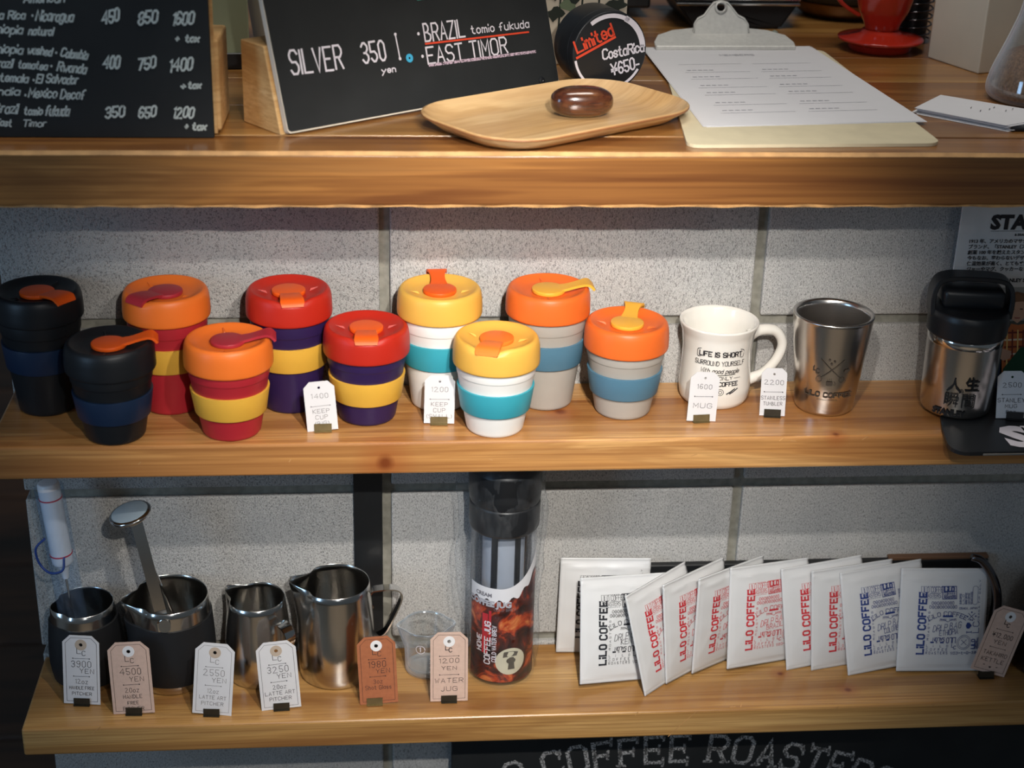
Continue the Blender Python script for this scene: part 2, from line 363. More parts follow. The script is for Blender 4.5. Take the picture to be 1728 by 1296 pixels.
def rrect(x0, x1, y0, y1, r, n=5):
    p = []
    for cx, cy, a in ((x1-r, y1-r, 0), (x0+r, y1-r, PI/2), (x0+r, y0+r, PI), (x1-r, y0+r, 3*PI/2)):
        p += [(cx+r*math.cos(a+PI/2*i/n), cy+r*math.sin(a+PI/2*i/n)) for i in range(n+1)]
    return p
# ------------------------------------------------------------------ stroke lettering
G = {}
for ln in """A 02 28 42|14 34
B 02 08 28 37 36 25 05|25 44 43 32 02
C 47 38 18 07 03 12 32 43
D 02 08 28 46 44 22 02
E 48 08 02 42|05 35
F 48 08 02|05 35
G 47 38 18 07 03 12 32 43 45 25
H 02 08|42 48|05 45
I 08 02
J 38 33 22 12 03
K 02 08|48 05 42
L 08 02 42
M 02 08 24 48 42
N 02 08 42 48
O 18 07 03 12 32 43 47 38 18
P 02 08 38 47 46 35 05
R 02 08 38 47 46 35 05|25 42
S 47 38 18 07 06 15 35 44 43 32 12 03
T 08 48|28 22
U 08 03 12 32 43 48
V 08 22 48
W 08 12 26 32 48
X 02 48|08 42
Y 08 25 48|25 22
Z 08 48 02 42
0 18 07 03 12 22 33 37 28 18
1 07 18 12
2 07 18 28 37 36 02 42
3 07 18 28 37 36 25 34 33 22 12 03|25 15
4 32 38 04 44
5 38 08 05 25 34 33 22 12 03
6 37 28 18 06 03 12 22 33 34 25 15 04
7 08 38 12
8 18 07 06 15 25 36 37 28 18|15 04 03 12 22 33 34 25
9 03 12 22 34 37 28 18 07 06 15 25 36
a 35 26 16 05 03 12 22 33|36 32
b 08 02|05 16 26 35 33 22 12 03
c 35 26 16 05 03 12 22 33
d 35 26 16 05 03 12 22 33|38 32
e 04 34 35 26 16 05 03 12 22 33
f 38 28 17 12|05 25
g 35 26 16 05 03 12 22 33|36 31 20 10 01
h 08 02|05 16 26 35 32
i 05 02|07 08
j 16 11 00|17 18
k 08 02|36 04 32
l 08 02
m 06 02|05 16 25 22|25 36 45 42
n 06 02|05 16 26 35 32
o 16 05 03 12 22 33 35 26 16
p 06 00|05 16 26 35 33 22 12 03
r 06 02|05 16 26
s 35 26 16 05 14 24 33 22 12 03
t 18 13 22 32|06 26
u 06 03 12 22 33|36 32
v 06 22 46
w 06 12 24 32 46
x 02 36|06 32
y 06 23|46 00
z 06 36 02 32
. 02 03
* 04 05
- 04 24
+ 04 44|22 26
, 12 01
( 18 06 04 12
) 08 16 14 02
~ 04 15 24 35
$ 08 25 48|25 22|05 45|04 44
& 25 07 08 18 26 38 48 47 25""".split('\n'):
    ch, d = ln[0], ln[2:]
    G[ch] = [[(int(p[0]), int(p[1])-2) for p in s.split()] for s in d.split('|')]
def ribbon(bm, pts, wd, fn, serif=0, chk=False):
    n = len(pts)
    if n < 2: return
    V = [Vector(p) for p in pts]; L, Rr = [], []
    closed = (V[0]-V[-1]).length < 1e-7 and n > 2
    for i in range(n):
        if closed and i in (0, n-1): t0, t1 = (V[-1]-V[-2]).normalized(), (V[1]-V[0]).normalized()
        else:
            t0 = (V[i]-V[i-1]).normalized() if i > 0 else (V[1]-V[0]).normalized()
            t1 = (V[i+1]-V[i]).normalized() if i < n-1 else t0
        t = t0+t1
        t = t.normalized() if t.length > .3 else t1
        nn = Vector((-t.y, t.x)); c = max(.55, abs(nn.dot(Vector((-t0.y, t0.x))))); h = wd/2/c
        e = Vector((0, 0))
        if not closed and i == 0: e = -t*wd*.35
        if not closed and i == n-1: e = t*wd*.35
        L.append(V[i]+nn*h+e); Rr.append(V[i]-nn*h+e)
    lv = [bm.verts.new(fn(p.x, p.y)) for p in L]; rv = [bm.verts.new(fn(p.x, p.y)) for p in Rr]
    for i in range(n-1):
        try: bm.faces.new((rv[i], rv[i+1], lv[i+1], lv[i]))
        except ValueError: pass
def write(bm, s, h, fn, x=0, y=0, wd=None, align='l', sx=1.0, slant=0, jit=0, gap=1.5, serif=0, rot=0, arc=None):
    """letters of cap height h as strokes; fn maps (u,v) to 3D"""
    k = h/6.0; wd = wd or h*.13; adv = []; tot = 0
    for c in s:
        if c == ' ': a = 3.0
        else: a = max(p[0] for st in G[c] for p in st)+gap
        adv.append(a); tot += a
    tot = (tot-gap)*k*sx
    ox = {'l': 0, 'c': -tot/2, 'r': -tot}[align]; cr, sr = math.cos(rot), math.sin(rot)
    cx = 0
    for c, a in zip(s, adv):
        if c != ' ':
            jy = random.uniform(-jit, jit)*h; ja = random.uniform(-jit, jit)*.5
            for st in G[c]:
                pts = []
                for (px_, py_) in st:
                    yy = py_*k; xx = (cx+px_)*k*sx + yy*slant + ox
                    yy = yy + jy + (px_*k)*ja
                    if arc:
                        R_ = arc; th = xx/R_; xx, yy = (R_+yy)*math.sin(th), (R_+yy)*math.cos(th)-R_
                    pts.append((x+xx*cr-yy*sr, y+xx*sr+yy*cr))
                ribbon(bm, pts, wd, fn)
                if serif:
                    for a_, b_ in ((0, 1), (-1, -2)):
                        P, Q = Vector(pts[a_]), Vector(pts[b_])
                        if (Vector(pts[0])-Vector(pts[-1])).length < 1e-7: continue
                        sgy = abs(st[a_][1]-st[b_][1]) > 2 or abs(st[a_][0]-st[b_][0]) < 1
                        dv = Vector((k*sx, 0)) if sgy else Vector((0, k))
                        dv = Vector((dv.x*cr-dv.y*sr, dv.x*sr+dv.y*cr))*serif
                        ribbon(bm, [tuple(P-dv), tuple(P+dv)], wd*.6, fn)
        cx += a
    return tot
def line(bm, x0, y0, x1, y1, wd, fn, n=1):
    ribbon(bm, [(x0+(x1-x0)*i/n, y0+(y1-y0)*i/n) for i in range(n+1)], wd, fn)
_fc = {}
def fontpts(s, size, bold=0, align='LEFT', sx=1.0):
    cu = bpy.data.curves.new('t', 'FONT'); cu.body = s; cu.size = size; cu.offset = bold; cu.resolution_u = 2; cu.align_x = align; cu.fill_mode = 'FRONT'
    o = bpy.data.objects.new('t', cu); COL.objects.link(o)
    dg = bpy.context.evaluated_depsgraph_get(); me = bpy.data.meshes.new_from_object(o.evaluated_get(dg))
    vsx = [(v.co.x*sx, v.co.y) for v in me.vertices]; fs = [list(p.vertices) for p in me.polygons]
    bpy.data.objects.remove(o); bpy.data.curves.remove(cu); bpy.data.meshes.remove(me)
    return vsx, fs
def fwrite(bm, s, size, fn, x=0, y=0, bold=0, align='LEFT', sx=1.0, rot=0):
    vsx, fs = fontpts(s, size, bold, align, sx); cr, sr = math.cos(rot), math.sin(rot)
    vv = [bm.verts.new(fn(x+a*cr-b*sr, y+a*sr+b*cr)) for a, b in vsx]
    for f in fs:
        try: bm.faces.new([vv[i] for i in f])
        except ValueError: pass
def disc(bm, cx, cy, r, fn, n=28, m=5):
    rg = [[bm.verts.new(fn(cx+r*k/m*math.cos(2*PI*i/n), cy+r*k/m*math.sin(2*PI*i/n))) for i in range(n)] for k in range(1, m+1)]; c = bm.verts.new(fn(cx, cy))
    for i in range(n):
        j = (i+1) % n; bm.faces.new((c, rg[0][i], rg[0][j]))
        for a, b in zip(rg, rg[1:]): bm.faces.new((a[i], b[i], b[j], a[j]))
def poly(bm, pts, fn):
    L = [[Vector((x, y, 0)) for x, y in pts]]; vv = [bm.verts.new(fn(x, y)) for x, y in pts]
    for t in tessellate_polygon(L):
        try: bm.faces.new([vv[i] for i in t])
        except ValueError: pass
def pr(name, bm, mat, parent, **k):   # flat print: keep as drawn
    bm.norecalc = True if False else None
    return out(name, bm, mat, parent, **k)
XZ = lambda off: (lambda u, v: (u, off, v))
def plane_uv(o_, px_, py_, off):
    Mx = Matrix.Translation(o_.location) @ o_.rotation_euler.to_matrix().to_4x4(); inv = Mx.inverted()
    c_ = inv @ CP; dd = inv.to_3x3() @ ray(px_, py_); q = c_+dd*((off-c_.y)/dd.y); return q.x, q.z
def pwrite(bm, ob, off, s, ax, ay, bx_, by_, hpx, wd, slant=0, jit=.02, gap=1.5):
    """string along the baseline a-b"""
    a, b_ = plane_uv(ob, ax, ay, off), plane_uv(ob, bx_, by_, off); h = abs(plane_uv(ob, ax, ay-hpx, off)[1]-a[1])
    rt = math.atan2(b_[1]-a[1], b_[0]-a[0]); Ln = math.hypot(b_[0]-a[0], b_[1]-a[1])
    tot = sum(3.0 if c == ' ' else max(p[0] for st in G[c] for p in st)+gap for c in s)-gap
    if tot < .5: tot = 6*Ln/h
    write(bm, s, h, XZ(off), a[0], a[1], wd, 'l', (Ln-slant*h)/(tot*h/6), slant, jit, gap, rot=rt)
# ================================================================== STRUCTURE
fl = thing('floor', None, None); fl['kind'] = 'structure'
for i in range(14):
    bm = NB(); y0 = -1.0+i*.32
    box(bm, -3.2, 2.6, y0, y0+.312, -1.02, -1.0+random.uniform(-.001, .001), .003, 1); out('plank', bm, M['floor'], fl)
bm = NB(); box(bm, -3.2, 2.6, -4.4, -1.008, -1.02, -1.0); out('front_slab', bm, plain('worn_concrete_floor', rgb(150, 138, 122), .6, noise=.15, scale=3), fl)
wall = thing('wall_back', None, None); wall['kind'] = 'structure'
bm = NB(); box(bm, -.388, 1.9, .006, .13, -1.0, .376); out('mortar', bm, M['mortar'], wall)
def wob_block(x0, x1, z0, z1, y, mt):
    bm = NB(); box(bm, x0, x1, y, .13, z0, z1, .0022, 2); out('concrete_block', bm, mt, wall)
JX = [(-.394, -.0055), (.0055, .3945), (.4055, .795), (.806, 1.195), (1.206, 1.59), (1.60, 1.9)]
for r in range(-5, 2):
    z0, z1 = r*.2+.0055, (r+1)*.2-.0055
    if r == 1: z1 = .377
    if r == -5: z0 = -1.0
    for i, (a, b_) in enumerate(JX):
        wob_block(a, b_, z0, z1, random.uniform(-.0008, .0008), M['concrete_rough'] if i == 0 else M['concrete'])
# counter
ct = thing('counter', 'thick oiled wooden counter running across the top of the block wall', 'counter', (0, 0, S1))
seams = [-.153, -.092, .022, .140, .262, .40, .55, .78]
for i, (a, b_) in enumerate(zip(seams, seams[1:])):
    bm = NB(); box(bm, -1.25, 1.5, a+(.0004 if i else 0), b_-.0004, -.0515 if i == 0 else -.05, random.uniform(-.0003, 0), .0035 if i == 0 else .0008, 3)
    out('board', bm, M['counter'] if i % 2 == 0 else M['counter_b'], ct)
# worn lighter corner strip along the front top edge
bm = NB(); strap(bm, [(-1.2+.05*i, -.1515+.0006*math.sin(i*1.7), -.0012) for i in range(54)], (0, 1, 1), .0048, .0012); out('worn_edge', bm, M['lip'], ct)
bm = NB(); strap(bm, [(-1.2+.02*i, -.1518, -.0508+.0005*math.sin(i*2.3)) for i in range(134)], (0, 0, 1), lambda t: .0020+.0008*math.sin(t*190), .0022); out('worn_edge', bm, M['lip_dark'], ct)
def shelf(label, z, x0, x1, yf, th, mt, marks):
    t = thing('shelf', label, 'shelf', (0, 0, z), group=None)
    bm = NB(); box(bm, x0, x1, yf, -.0008, -th, 0, .003, 3); out('plank', bm, mt, t, loc=(0, 0, 0))
    bm = NB()
    for (mx, mz, l, a) in marks:   # scratches worn into the front edge
        on_top = mz > 0
        f = (lambda u, v: (mx+u, yf+.004+v, .00015)) if on_top else (lambda u, v: (mx+u, yf-.00015, mz+v))
        ribbon(bm, [(0, 0), (l*.5*math.cos(a), l*.5*math.sin(a)), (l*math.cos(a), l*.95*math.sin(a))], .0009, f)
    sc_ = out('scratch', bm, M['lip'], t); sc_['kind'] = 'stuff'; return t
random.seed(3)
mk = [(-.3+random.random()*.85, random.choice([.01, -.004, -.02]), random.uniform(.003, .007), random.uniform(-.4, 1.2)) for _ in range(8)]
sh2 = shelf('middle pine shelf with a dark knot, holding the coloured cups', S2, -.3915, 1.3, -.1424, .0357, M['shelf'], mk)
mk = [(-.36+random.random()*1.1, random.choice([.01, -.004]), random.uniform(.003, .007), random.uniform(-.4, 1.2)) for _ in range(7)]+[(.31, -.034, .045, .86), (-.318, -.008, .014, .8)]
sh3 = shelf('lowest pine shelf holding the pitchers and coffee pouches', S3, -.3915, 1.35, -.1403, .0342, M['shelf_low'], mk)
for s_, knot in ((sh2, 1), (sh3, 0)):
    pl = [c for c in s_.children if c.name.startswith('plank')][0]
    pl.data.transform(Matrix.Translation((0, 0, s_.location.z))); pl.location = (0, 0, -s_.location.z)
# steel upright on the wall between the shelves
up = thing('shelf_upright', 'flat black steel upright bolted to the block wall behind the pitchers', 'bracket', (-.0205, 0, S3))
bm = NB(); box(bm, -.016, .016, -.006, -.0002, .0005, S2-.0357-S3-.0005, .0006, 1); out('bar', bm, M['blacksteel'], up)
bm = NB(); lathe(bm, rnd([(0, 0), (.0042, 0), (.0042, .0016), (0, .0026)], .0008), 18)
bm.transform(Matrix.Translation((.0015, -.006, S2-.0357-S3-.05)) @ Matrix.Rotation(PI/2, 4, 'X')); out('screw', bm, M['dark_chrome'], up, True)
bm = NB(); lathe(bm, rnd([(0, 0), (.0042, 0), (.0042, .0016), (0, .0026)], .0008), 18)
bm.transform(Matrix.Translation((.0015, -.006, .06)) @ Matrix.Rotation(PI/2, 4, 'X')); out('screw', bm, M['dark_chrome'], up, True)
# chalkboard under the lowest shelf
cb = thing('chalkboard', 'black chalkboard with an arched chalk title under the lowest shelf', 'chalkboard', (.0, -.035, -.75))
bm = NB(); box(bm, .075, 1.05, 0, .012, -.25, .49, .001, 1); out('board', bm, M['blackboard'], cb)
bm = NB(); fn = lambda u, v: (u, -.0004, v)
bm2 = NB()
write(bm2, 'LiLO COFFEE ROASTERS', .0375, lambda u, v: (.345+u, -.0004, .4285-.0375+v), 0, 0, .0050, 'c', .83, 0, .02, 1.8, 1.0, 0, .60)
bm.free(); out('chalk_lettering', bm2, M['chalk_soft'], cb)
# ================================================================== COUNTER OBJECTS
# --- left menu board
mb = thing('menu_board', 'black menu board with handwritten bean prices at the left end of the counter', 'menu board', (-.1587, -.1035, S1), (math.radians(-3), 0, 0))
bm = NB(); box(bm, -.42, 0, 0, .006, 0, .34, .0008, 1); out('panel', bm, M['blackboard'], mb)
bm = NB(); box(bm, -.001, .003, .0062, .0082, .003, .3, .0005, 1); out('backing', bm, M['block_wood'], mb)
bm = NB(); box(bm, -.15, .0065, .0085, .10, .005, .090, .0025, 2)
out('support_block', bm, M['block_wood'], mb)
bm = NB(); f = XZ(-.0005)
for (t_, ax_, ay_, bx_, by_, hp, wd) in (('American', 40, 4, 112, 4, 14, .0013), ('Costa Rica', -38, 32, 45, 32, 13, .0013), ('*', 54, 31, 57, 31, 10, .0016), ('Nicaragua', 60, 34, 127, 37, 17, .0014),
        ('Ethiopia', -28, 55, 41, 57, 14, .0013), ('natural', 48, 58, 92, 60, 13, .0014), ('Ethiopia', -28, 87, 41, 91, 14, .0013), ('washed', 46, 91, 90, 94, 13, .0014), ('*', 94, 93, 97, 93, 10, .0016), ('Colombia', 102, 95, 150, 101, 14, .0014),
        ('Brazil', -14, 112, 24, 114, 14, .0013), ('tomatea', 30, 114, 82, 118, 12, .0013), ('*', 86, 116, 89, 116, 10, .0016), ('Rwanda', 96, 119, 148, 124, 15, .0015), ('Guatemala', -30, 136, 50, 139, 13, .0014), ('*', 56, 139, 59, 139, 9, .0016), ('El Salvador', 61, 139, 134, 142, 14, .0014),
        ('India', -8, 160, 36, 161, 12, .0013), ('*', 42, 164, 45, 164, 9, .0016), ('Mexico', 48, 164, 99, 165, 15, .0014), ('Decaf', 102, 167, 146, 167, 15, .0014), ('Brazil', -10, 190, 33, 192, 16, .0014), ('tomio', 40, 193, 74, 194, 12, .0014), ('fukuda', 76, 195, 120, 196, 16, .0015),
        ('East', -8, 212, 22, 213, 11, .0013), ('Timor', 38, 213, 80, 214, 11, .0011),
        ('450', 172, 40, 206, 34, 20, .0019), ('850', 233, 41, 270, 38, 20, .0019), ('1600', 291, 42, 331, 40, 20, .0019), ('+', 296, 69, 304, 69, 9, .0016), ('tax', 312, 70, 338, 70, 11, .0017),
        ('400', 174, 116, 206, 114, 20, .0019), ('750', 233, 118, 267, 113, 18, .0019), ('1400', 286, 121, 329, 117, 20, .0019), ('+', 305, 149, 315, 149, 9, .0018), ('tax', 317, 149, 341, 149, 10, .0017),
        ('350', 178, 200, 214, 196, 17, .0019), ('650', 234, 199, 267, 196, 17, .0019), ('1200', 292, 199, 330, 198, 17, .0018), ('+', 312, 217, 319, 217, 9, .0018), ('tax', 324, 219, 350, 219, 11, .0018)):
    pwrite(bm, mb, -.0006, t_, ax_, ay_, bx_, by_, hp, wd, .28, .06, 1.1)
out('chalk_lettering', bm, M['chalk'], mb)
# --- leaning SILVER board
p0 = onZ(487, 231, S1); p1 = onZ(944, 146, S1); d = p1-p0; ang = math.atan2(d.y, d.x); Lb = d.length
sb = thing('price_board', 'black board reading SILVER 350 yen leaning back on a pale wood block', 'sign', (p0.x, p0.y, S1+.0022), (math.radians(-17), 0, ang))
sb.rotation_mode = 'ZYX' if False else 'XYZ'
bm = NB(); plate(bm, [rrect(0, Lb, .0005, .24, .004)], -.0065, 0, lambda x, y, z: (x, -z, y)); out('panel', bm, M['cardedge'], sb)
bm = NB(); plate(bm, [rrect(.0006, Lb-.0006, .002, .2395, .004)], 0, .0006, lambda x, y, z: (x, -z, y)); out('black_face', bm, M['blackboard'], sb)
def board_uv(px_, py_): return plane_uv(sb, px_, py_, -.001)
def bwrite(bm, *a): pwrite(bm, sb, -.001, *a)
bm = NB()
bwrite(bm, 'SILVER', 493, 126, 580, 115, 41, .0020); bwrite(bm, '350', 614, 107, 652, 101, 34, .0020); bwrite(bm, 'yen', 645, 124, 668, 121, 10, .0012)
bwrite(bm, 'BRAZIL', 718, 70, 785, 62, 30, .0018); bwrite(bm, 'tomio fukuda', 796, 57, 893, 46, 13, .0013); bwrite(bm, 'EAST TIMOR', 723, 108, 857, 89, 28, .0018)
a, b_ = board_uv(667, 58), board_uv(675, 99); line(bm, *a, *b_, .0014, XZ(-.001))
for q in (a, b_, board_uv(706, 57), board_uv(713, 95)): poly(bm, circ(.0017, 8, q[0], q[1]), XZ(-.0011))
out('chalk_lettering', bm, M['chalk_w'], sb)
bm = NB(); line(bm, *board_uv(718, 74), *board_uv(892, 54), .0018, XZ(-.001)); out('red_underline', bm, M['marker_red'], sb)
bm = NB(); line(bm, *board_uv(725, 110), *board_uv(903, 87), .003, XZ(-.001)); out('pink_underline', bm, M['marker_pink'], sb)
q = board_uv(691, 98); bm = NB(); plate(bm, [circ(.0043, 16, *q), circ(.0012, 10, *q)], .0008, .0012, lambda x, y, z: (x, -z, y)); out('blue_sticker', bm, M['sticker_blue'], sb)
q = board_uv(914, 136); bm = NB(); lathe(bm, [(0, 0), (.004, 0), (.004, .001), (.0015, .002), (0, .001)], 14); bm.transform(Matrix.Translation((q[0], -.0006, q[1])) @ Matrix.Rotation(PI/2, 4, 'X')); out('screw', bm, M['black'], sb)
q0 = board_uv(704, 1); bm = NB(); poly(bm, [(q0[0], q0[1]), (q0[0]+.05, q0[1]), (q0[0]+.05, q0[1]+.008), (q0[0], q0[1]+.008)], XZ(-.001)); out('green_tape', bm, plain('green_tape', rgb(60, 150, 130), .6), sb)
# pale wood prop block behind the sign (front face slanted with the board)
wb = thing('wood_block', 'pale pine block propping up the leaning SILVER board', 'block', (p0.x, p0.y, S1), (0, 0, ang))
bm = NB(); sl = math.tan(math.radians(17)); D = .064
nr = .0078
pts = [(nr, 0), (nr+D, 0), (nr+D, .080), (nr+.080*sl, .080)]
vsA = [[bm.verts.new((x_, y_, z_)) for (y_, z_) in pts] for x_ in (-.0035, .045)]
bm.faces.new(vsA[0]); bm.faces.new(list(reversed(vsA[1])))
for k in range(4): bm.faces.new((vsA[0][k], vsA[1][k], vsA[1][(k+1) % 4], vsA[0][(k+1) % 4]))
bmesh.ops.bevel(bm, geom=list(bm.edges), offset=.0008, segments=1, affect='EDGES'); out('block', bm, M['block_wood'], wb)
bpy.data.objects[wb.children[0].name].name = 'body'
# --- things between the two boards
g = onZ(390, 150, S1)
gb = thing('green_carton', 'pale green upright carton standing between the two black boards', 'box', (g.x-.01, g.y+.09, S1), (0, 0, .1))
bm = NB(); box(bm, -.035, .024, 0, .05, .0, .25, .0015, 1); out('carton', bm, M['green_card'], gb)
bm = NB(); box(bm, -.037, .026, -.002, .052, -.0, .018, .001, 1); out('dark_base', bm, M['black'], gb)
cs = thing('paper_cup_stack', 'white ribbed paper cup stack beside the pale green carton', 'cups', (g.x+.045, g.y+.17, S1))
for i in range(11):
    bm = NB(); z = .004+.014*i; lathe(bm, [(.030, z), (.040, z+.075), (.0425, z+.076), (.0425, z+.079), (.037, z+.079), (.027, z+.004)], 28); out('paper_cup', bm, M['cream'] if i % 2 else M['paper'], cs, True, angle=40)
kb = thing('card_folders', 'brown card folders stood on edge behind the leaning board', 'folders', (p0.x+.02, p0.y+.115, S1), (0, 0, ang))
for i in range(4):
    bm = NB(); box(bm, -.012+.004*i, .09, .012*i, .012*i+.009, 0, .115+.013*i, .0015, 1); out('folder', bm, M['kraft'], kb)
# --- black tin on its side: Limited Costa Rica
dc = onY(1029, 90, .084)
yawd = math.radians(16); pit = math.radians(-.5)
ti = thing('round_tin', 'black round tin on its side marked Limited CostaRica in paint', 'tin', (dc.x, dc.y, S1+.0432), (pit, 0, yawd))
Rd = .0425
bm = NB(); lathe(bm, rnd([(0, 0), (Rd-.001, 0), (Rd, .001), (Rd, .052), (Rd-.0015, .0535), (0, .0535)], .001, 2), 64); bm.transform(Matrix.Rotation(-PI/2, 4, 'X')); out('can', bm, M['black'], ti, True, angle=35)
bm = NB(); lathe(bm, [(Rd, .014), (Rd+.0004, .0145), (Rd+.0004, .0155), (Rd, .016)], 64, cap=False); bm.transform(Matrix.Rotation(-PI/2, 4, 'X')); out('lid_seam', bm, M['blacksteel'], ti, True)
bm = NB(); f = XZ(-.0005)
def dk(px_, py_): return (px_-1028)/1590.0, -(py_-90)/1560.0
def dwrite(bm, s, a, b_, hpx, wd, slant=0, gap=1.3):
    a, b_ = dk(*a), dk(*b_); rt = math.atan2(b_[1]-a[1], b_[0]-a[0]); Ln = math.hypot(b_[0]-a[0], b_[1]-a[1]); h = hpx/1560.0
    tot = sum(3.0 if c == ' ' else max(p[0] for st in G[c] for p in st)+gap for c in s)-gap
    write(bm, s, h, f, a[0], a[1], wd, 'l', Ln/(tot*h/6), slant, .02, gap, rot=rt)
dwrite(bm, 'Limited', (969, 89), (1034, 62), 20, .0021); line(bm, *dk(968, 97), *dk(1036, 66), .0026, f); out('red_lettering', bm, M['marker_red'], ti)
bm = NB(); dwrite(bm, 'CostaRica', (1016, 102), (1091, 92), 16, .0018, gap=1.0); dwrite(bm, '$650-', (1034, 129), (1084, 119), 19, .0019)
ribbon(bm, circ(.0378, 14, 0, 0, math.radians(8), math.radians(62)), .0062, f); ribbon(bm, circ(.0378, 14, 0, 0, math.radians(60), math.radians(125)), .0045, f)
ribbon(bm, circ(.0398, 12, 0, 0, math.radians(192), math.radians(235)), .0026, f); ribbon(bm, circ(.0388, 10, 0, 0, math.radians(300), math.radians(328)), .0028, f)
out('white_lettering', bm, M['chalk_w'], ti)
# --- picture card behind the tin
pcd = thing('picture_box', 'cream box printed with dark green plants behind the black tin', 'box', (onZ(968, 95, S1).x+.005, .215, S1), (0, 0, .03))
bm = NB(); box(bm, -.045, .048, 0, .03, 0, .15, .001, 1); out('carton', bm, M['cream'], pcd)
bm = NB(); bm3 = NB(); random.seed(12)
for i in range(30):
    cx, cz = random.uniform(-.042, .044), random.uniform(.0, .095); r_ = random.uniform(.003, .010)
    blob = [(cx+r_*random.uniform(.6, 1.3)*math.cos(a), cz+r_*random.uniform(.4, 1.0)*math.sin(a)) for a in [k*2*PI/11 for k in range(11)]]
    poly(bm if i % 3 else bm3, blob, XZ(-.0005-.00003*i))
for cx in (-.03, -.005, .014, .03): line(bm, cx, .02, cx+.003, .12, .0022, XZ(-.0004))
out('plant_print', bm, plain('dark_green_print', rgb(34, 42, 34), .6), pcd)['kind'] = 'stuff'; out('plant_print', bm3, plain('green_print', rgb(110, 124, 96), .6), pcd)['kind'] = 'stuff'
# --- black equipment at the back
sc1 = thing('black_scale', 'flat black scale standing behind the tin and picture box', 'scale', (.29, .49, S1), (0, 0, 0))
bm = NB(); box(bm, -.062, .062, 0, .13, .012, .036, .004, 2); out('platform', bm, M['black'], sc1)
bm = NB(); box(bm, -.045, .035, .012, .12, 0, .012, .002, 1); out('foot', bm, M['blacksteel'], sc1)
sc2 = thing('black_tray', 'black tray with a double metal strip behind the clipboard clip', 'tray', (.452, .425, S1), (0, 0, .03))
bm = NB(); plate(bm, [[(-.055, 0), (.058, 0), (.085, .04), (-.085, .04)]], 0, .14, lambda x, y, z: (x, z, y)); bmesh.ops.bevel(bm, geom=list(bm.edges), offset=.003, segments=2, affect='EDGES'); out('body', bm, M['black'], sc2)
for z in (.030, .036):
    bm = NB(); box(bm, -.08, .08, -.0045, .0, z, z+.0032, .0008, 1); out('metal_strip', bm, M['chrome'], sc2)
gr = thing('round_pot', 'black round pot with a brassy foot at the back of the counter', 'pot', (.622, .535, S1))
bm = NB(); lathe(bm, rnd([(0, 0), (.052, 0), (.062, .006), (.070, .022), (0, .022)], .003), 40); out('foot', bm, M['brass_base'], gr, True, angle=40)
bm = NB(); lathe(bm, rnd([(0, .0225), (.073, .0225), (.084, .036), (.085, .12), (0, .12)], .004), 40); out('body', bm, M['black'], gr, True, angle=40)
# --- tray
tc_ = Vector((.1750, -.0560, S1))
A = [onZ(*p, S1+.010) for p in ((712, 188), (858, 257), (1166, 196), (1010, 137))]
ctr = sum(A, Vector())/4; along = (A[2]-A[1]).normalized(); ta = math.atan2(along.y, along.x)
tr = thing('wooden_tray', 'rounded rectangular wooden tray holding a polished brown stone', 'tray', (ctr.x, ctr.y, S1), (0, 0, ta))
ca, sa = math.cos(-ta), math.sin(-ta)
loc = [((p.x-ctr.x)*ca-(p.y-ctr.y)*sa, (p.x-ctr.x)*sa+(p.y-ctr.y)*ca) for p in A]
HX = (max(p[0] for p in loc)-min(p[0] for p in loc))/2; HY = (max(p[1] for p in loc)-min(p[1] for p in loc))/2
HX *= 1.03; HY *= 1.04
def sup(hx, hy, r, n=9): return rrect(-hx, hx, -hy, hy, r, n)
bm = NB(); rings = []
for (ins, z, rr) in ((.034, .0, .030), (.014, .004, .046), (.0, .0145, .056), (-.0005, .0165, .0565), (.0016, .0172, .055), (.010, .0105, .048), (.022, .0055, .036), (.036, .0045, .024)):
    rings.append([bm.verts.new((x, y, z)) for x, y in sup(HX-ins, HY-ins, rr)])
for a, b_ in zip(rings, rings[1:]):
    n = len(a)
    for i in range(n): bm.faces.new((a[i], a[(i+1) % n], b_[(i+1) % n], b_[i]))
bm.faces.new(rings[0]); bm.faces.new(rings[-1]); out('tray_body', bm, M['tray'], tr, True, angle=50)
bm = NB(); rings = []
for (ins, z, rr) in ((-.0002, .0142, .0562), (-.0009, .0146, .057), (-.0009, .0160, .057), (-.0002, .0166, .0562)):
    rings.append([bm.verts.new((x, y, z)) for x, y in sup(HX-ins, HY-ins, rr)])
for a, b_ in zip(rings, rings[1:]+rings[:1]):
    n = len(a)
    for i in range(n): bm.faces.new((a[i], a[(i+1) % n], b_[(i+1) % n], b_[i]))
out('rim', bm, M['tray_edge'], tr, True)
# --- stone
ps = onZ(978, 192, S1+.004)
bm = NB(); bmesh.ops.create_uvsphere(bm, u_segments=48, v_segments=28, radius=1)
def sg(v, e): return math.copysign(abs(v)**e, v)
for v in bm.verts:
    x, y, z = v.co; v.co = (.0315*sg(x, .82), .0175*sg(y, .82), .0150*sg(z, .78))
st = out('polished_stone', bm, M['stone'], None, True, loc=(ps.x, ps.y-.012, S1+.0048+.0149), rot=(0, 0, .05))
tag(st, 'glossy dark brown oval stone lying on the wooden tray', 'stone')
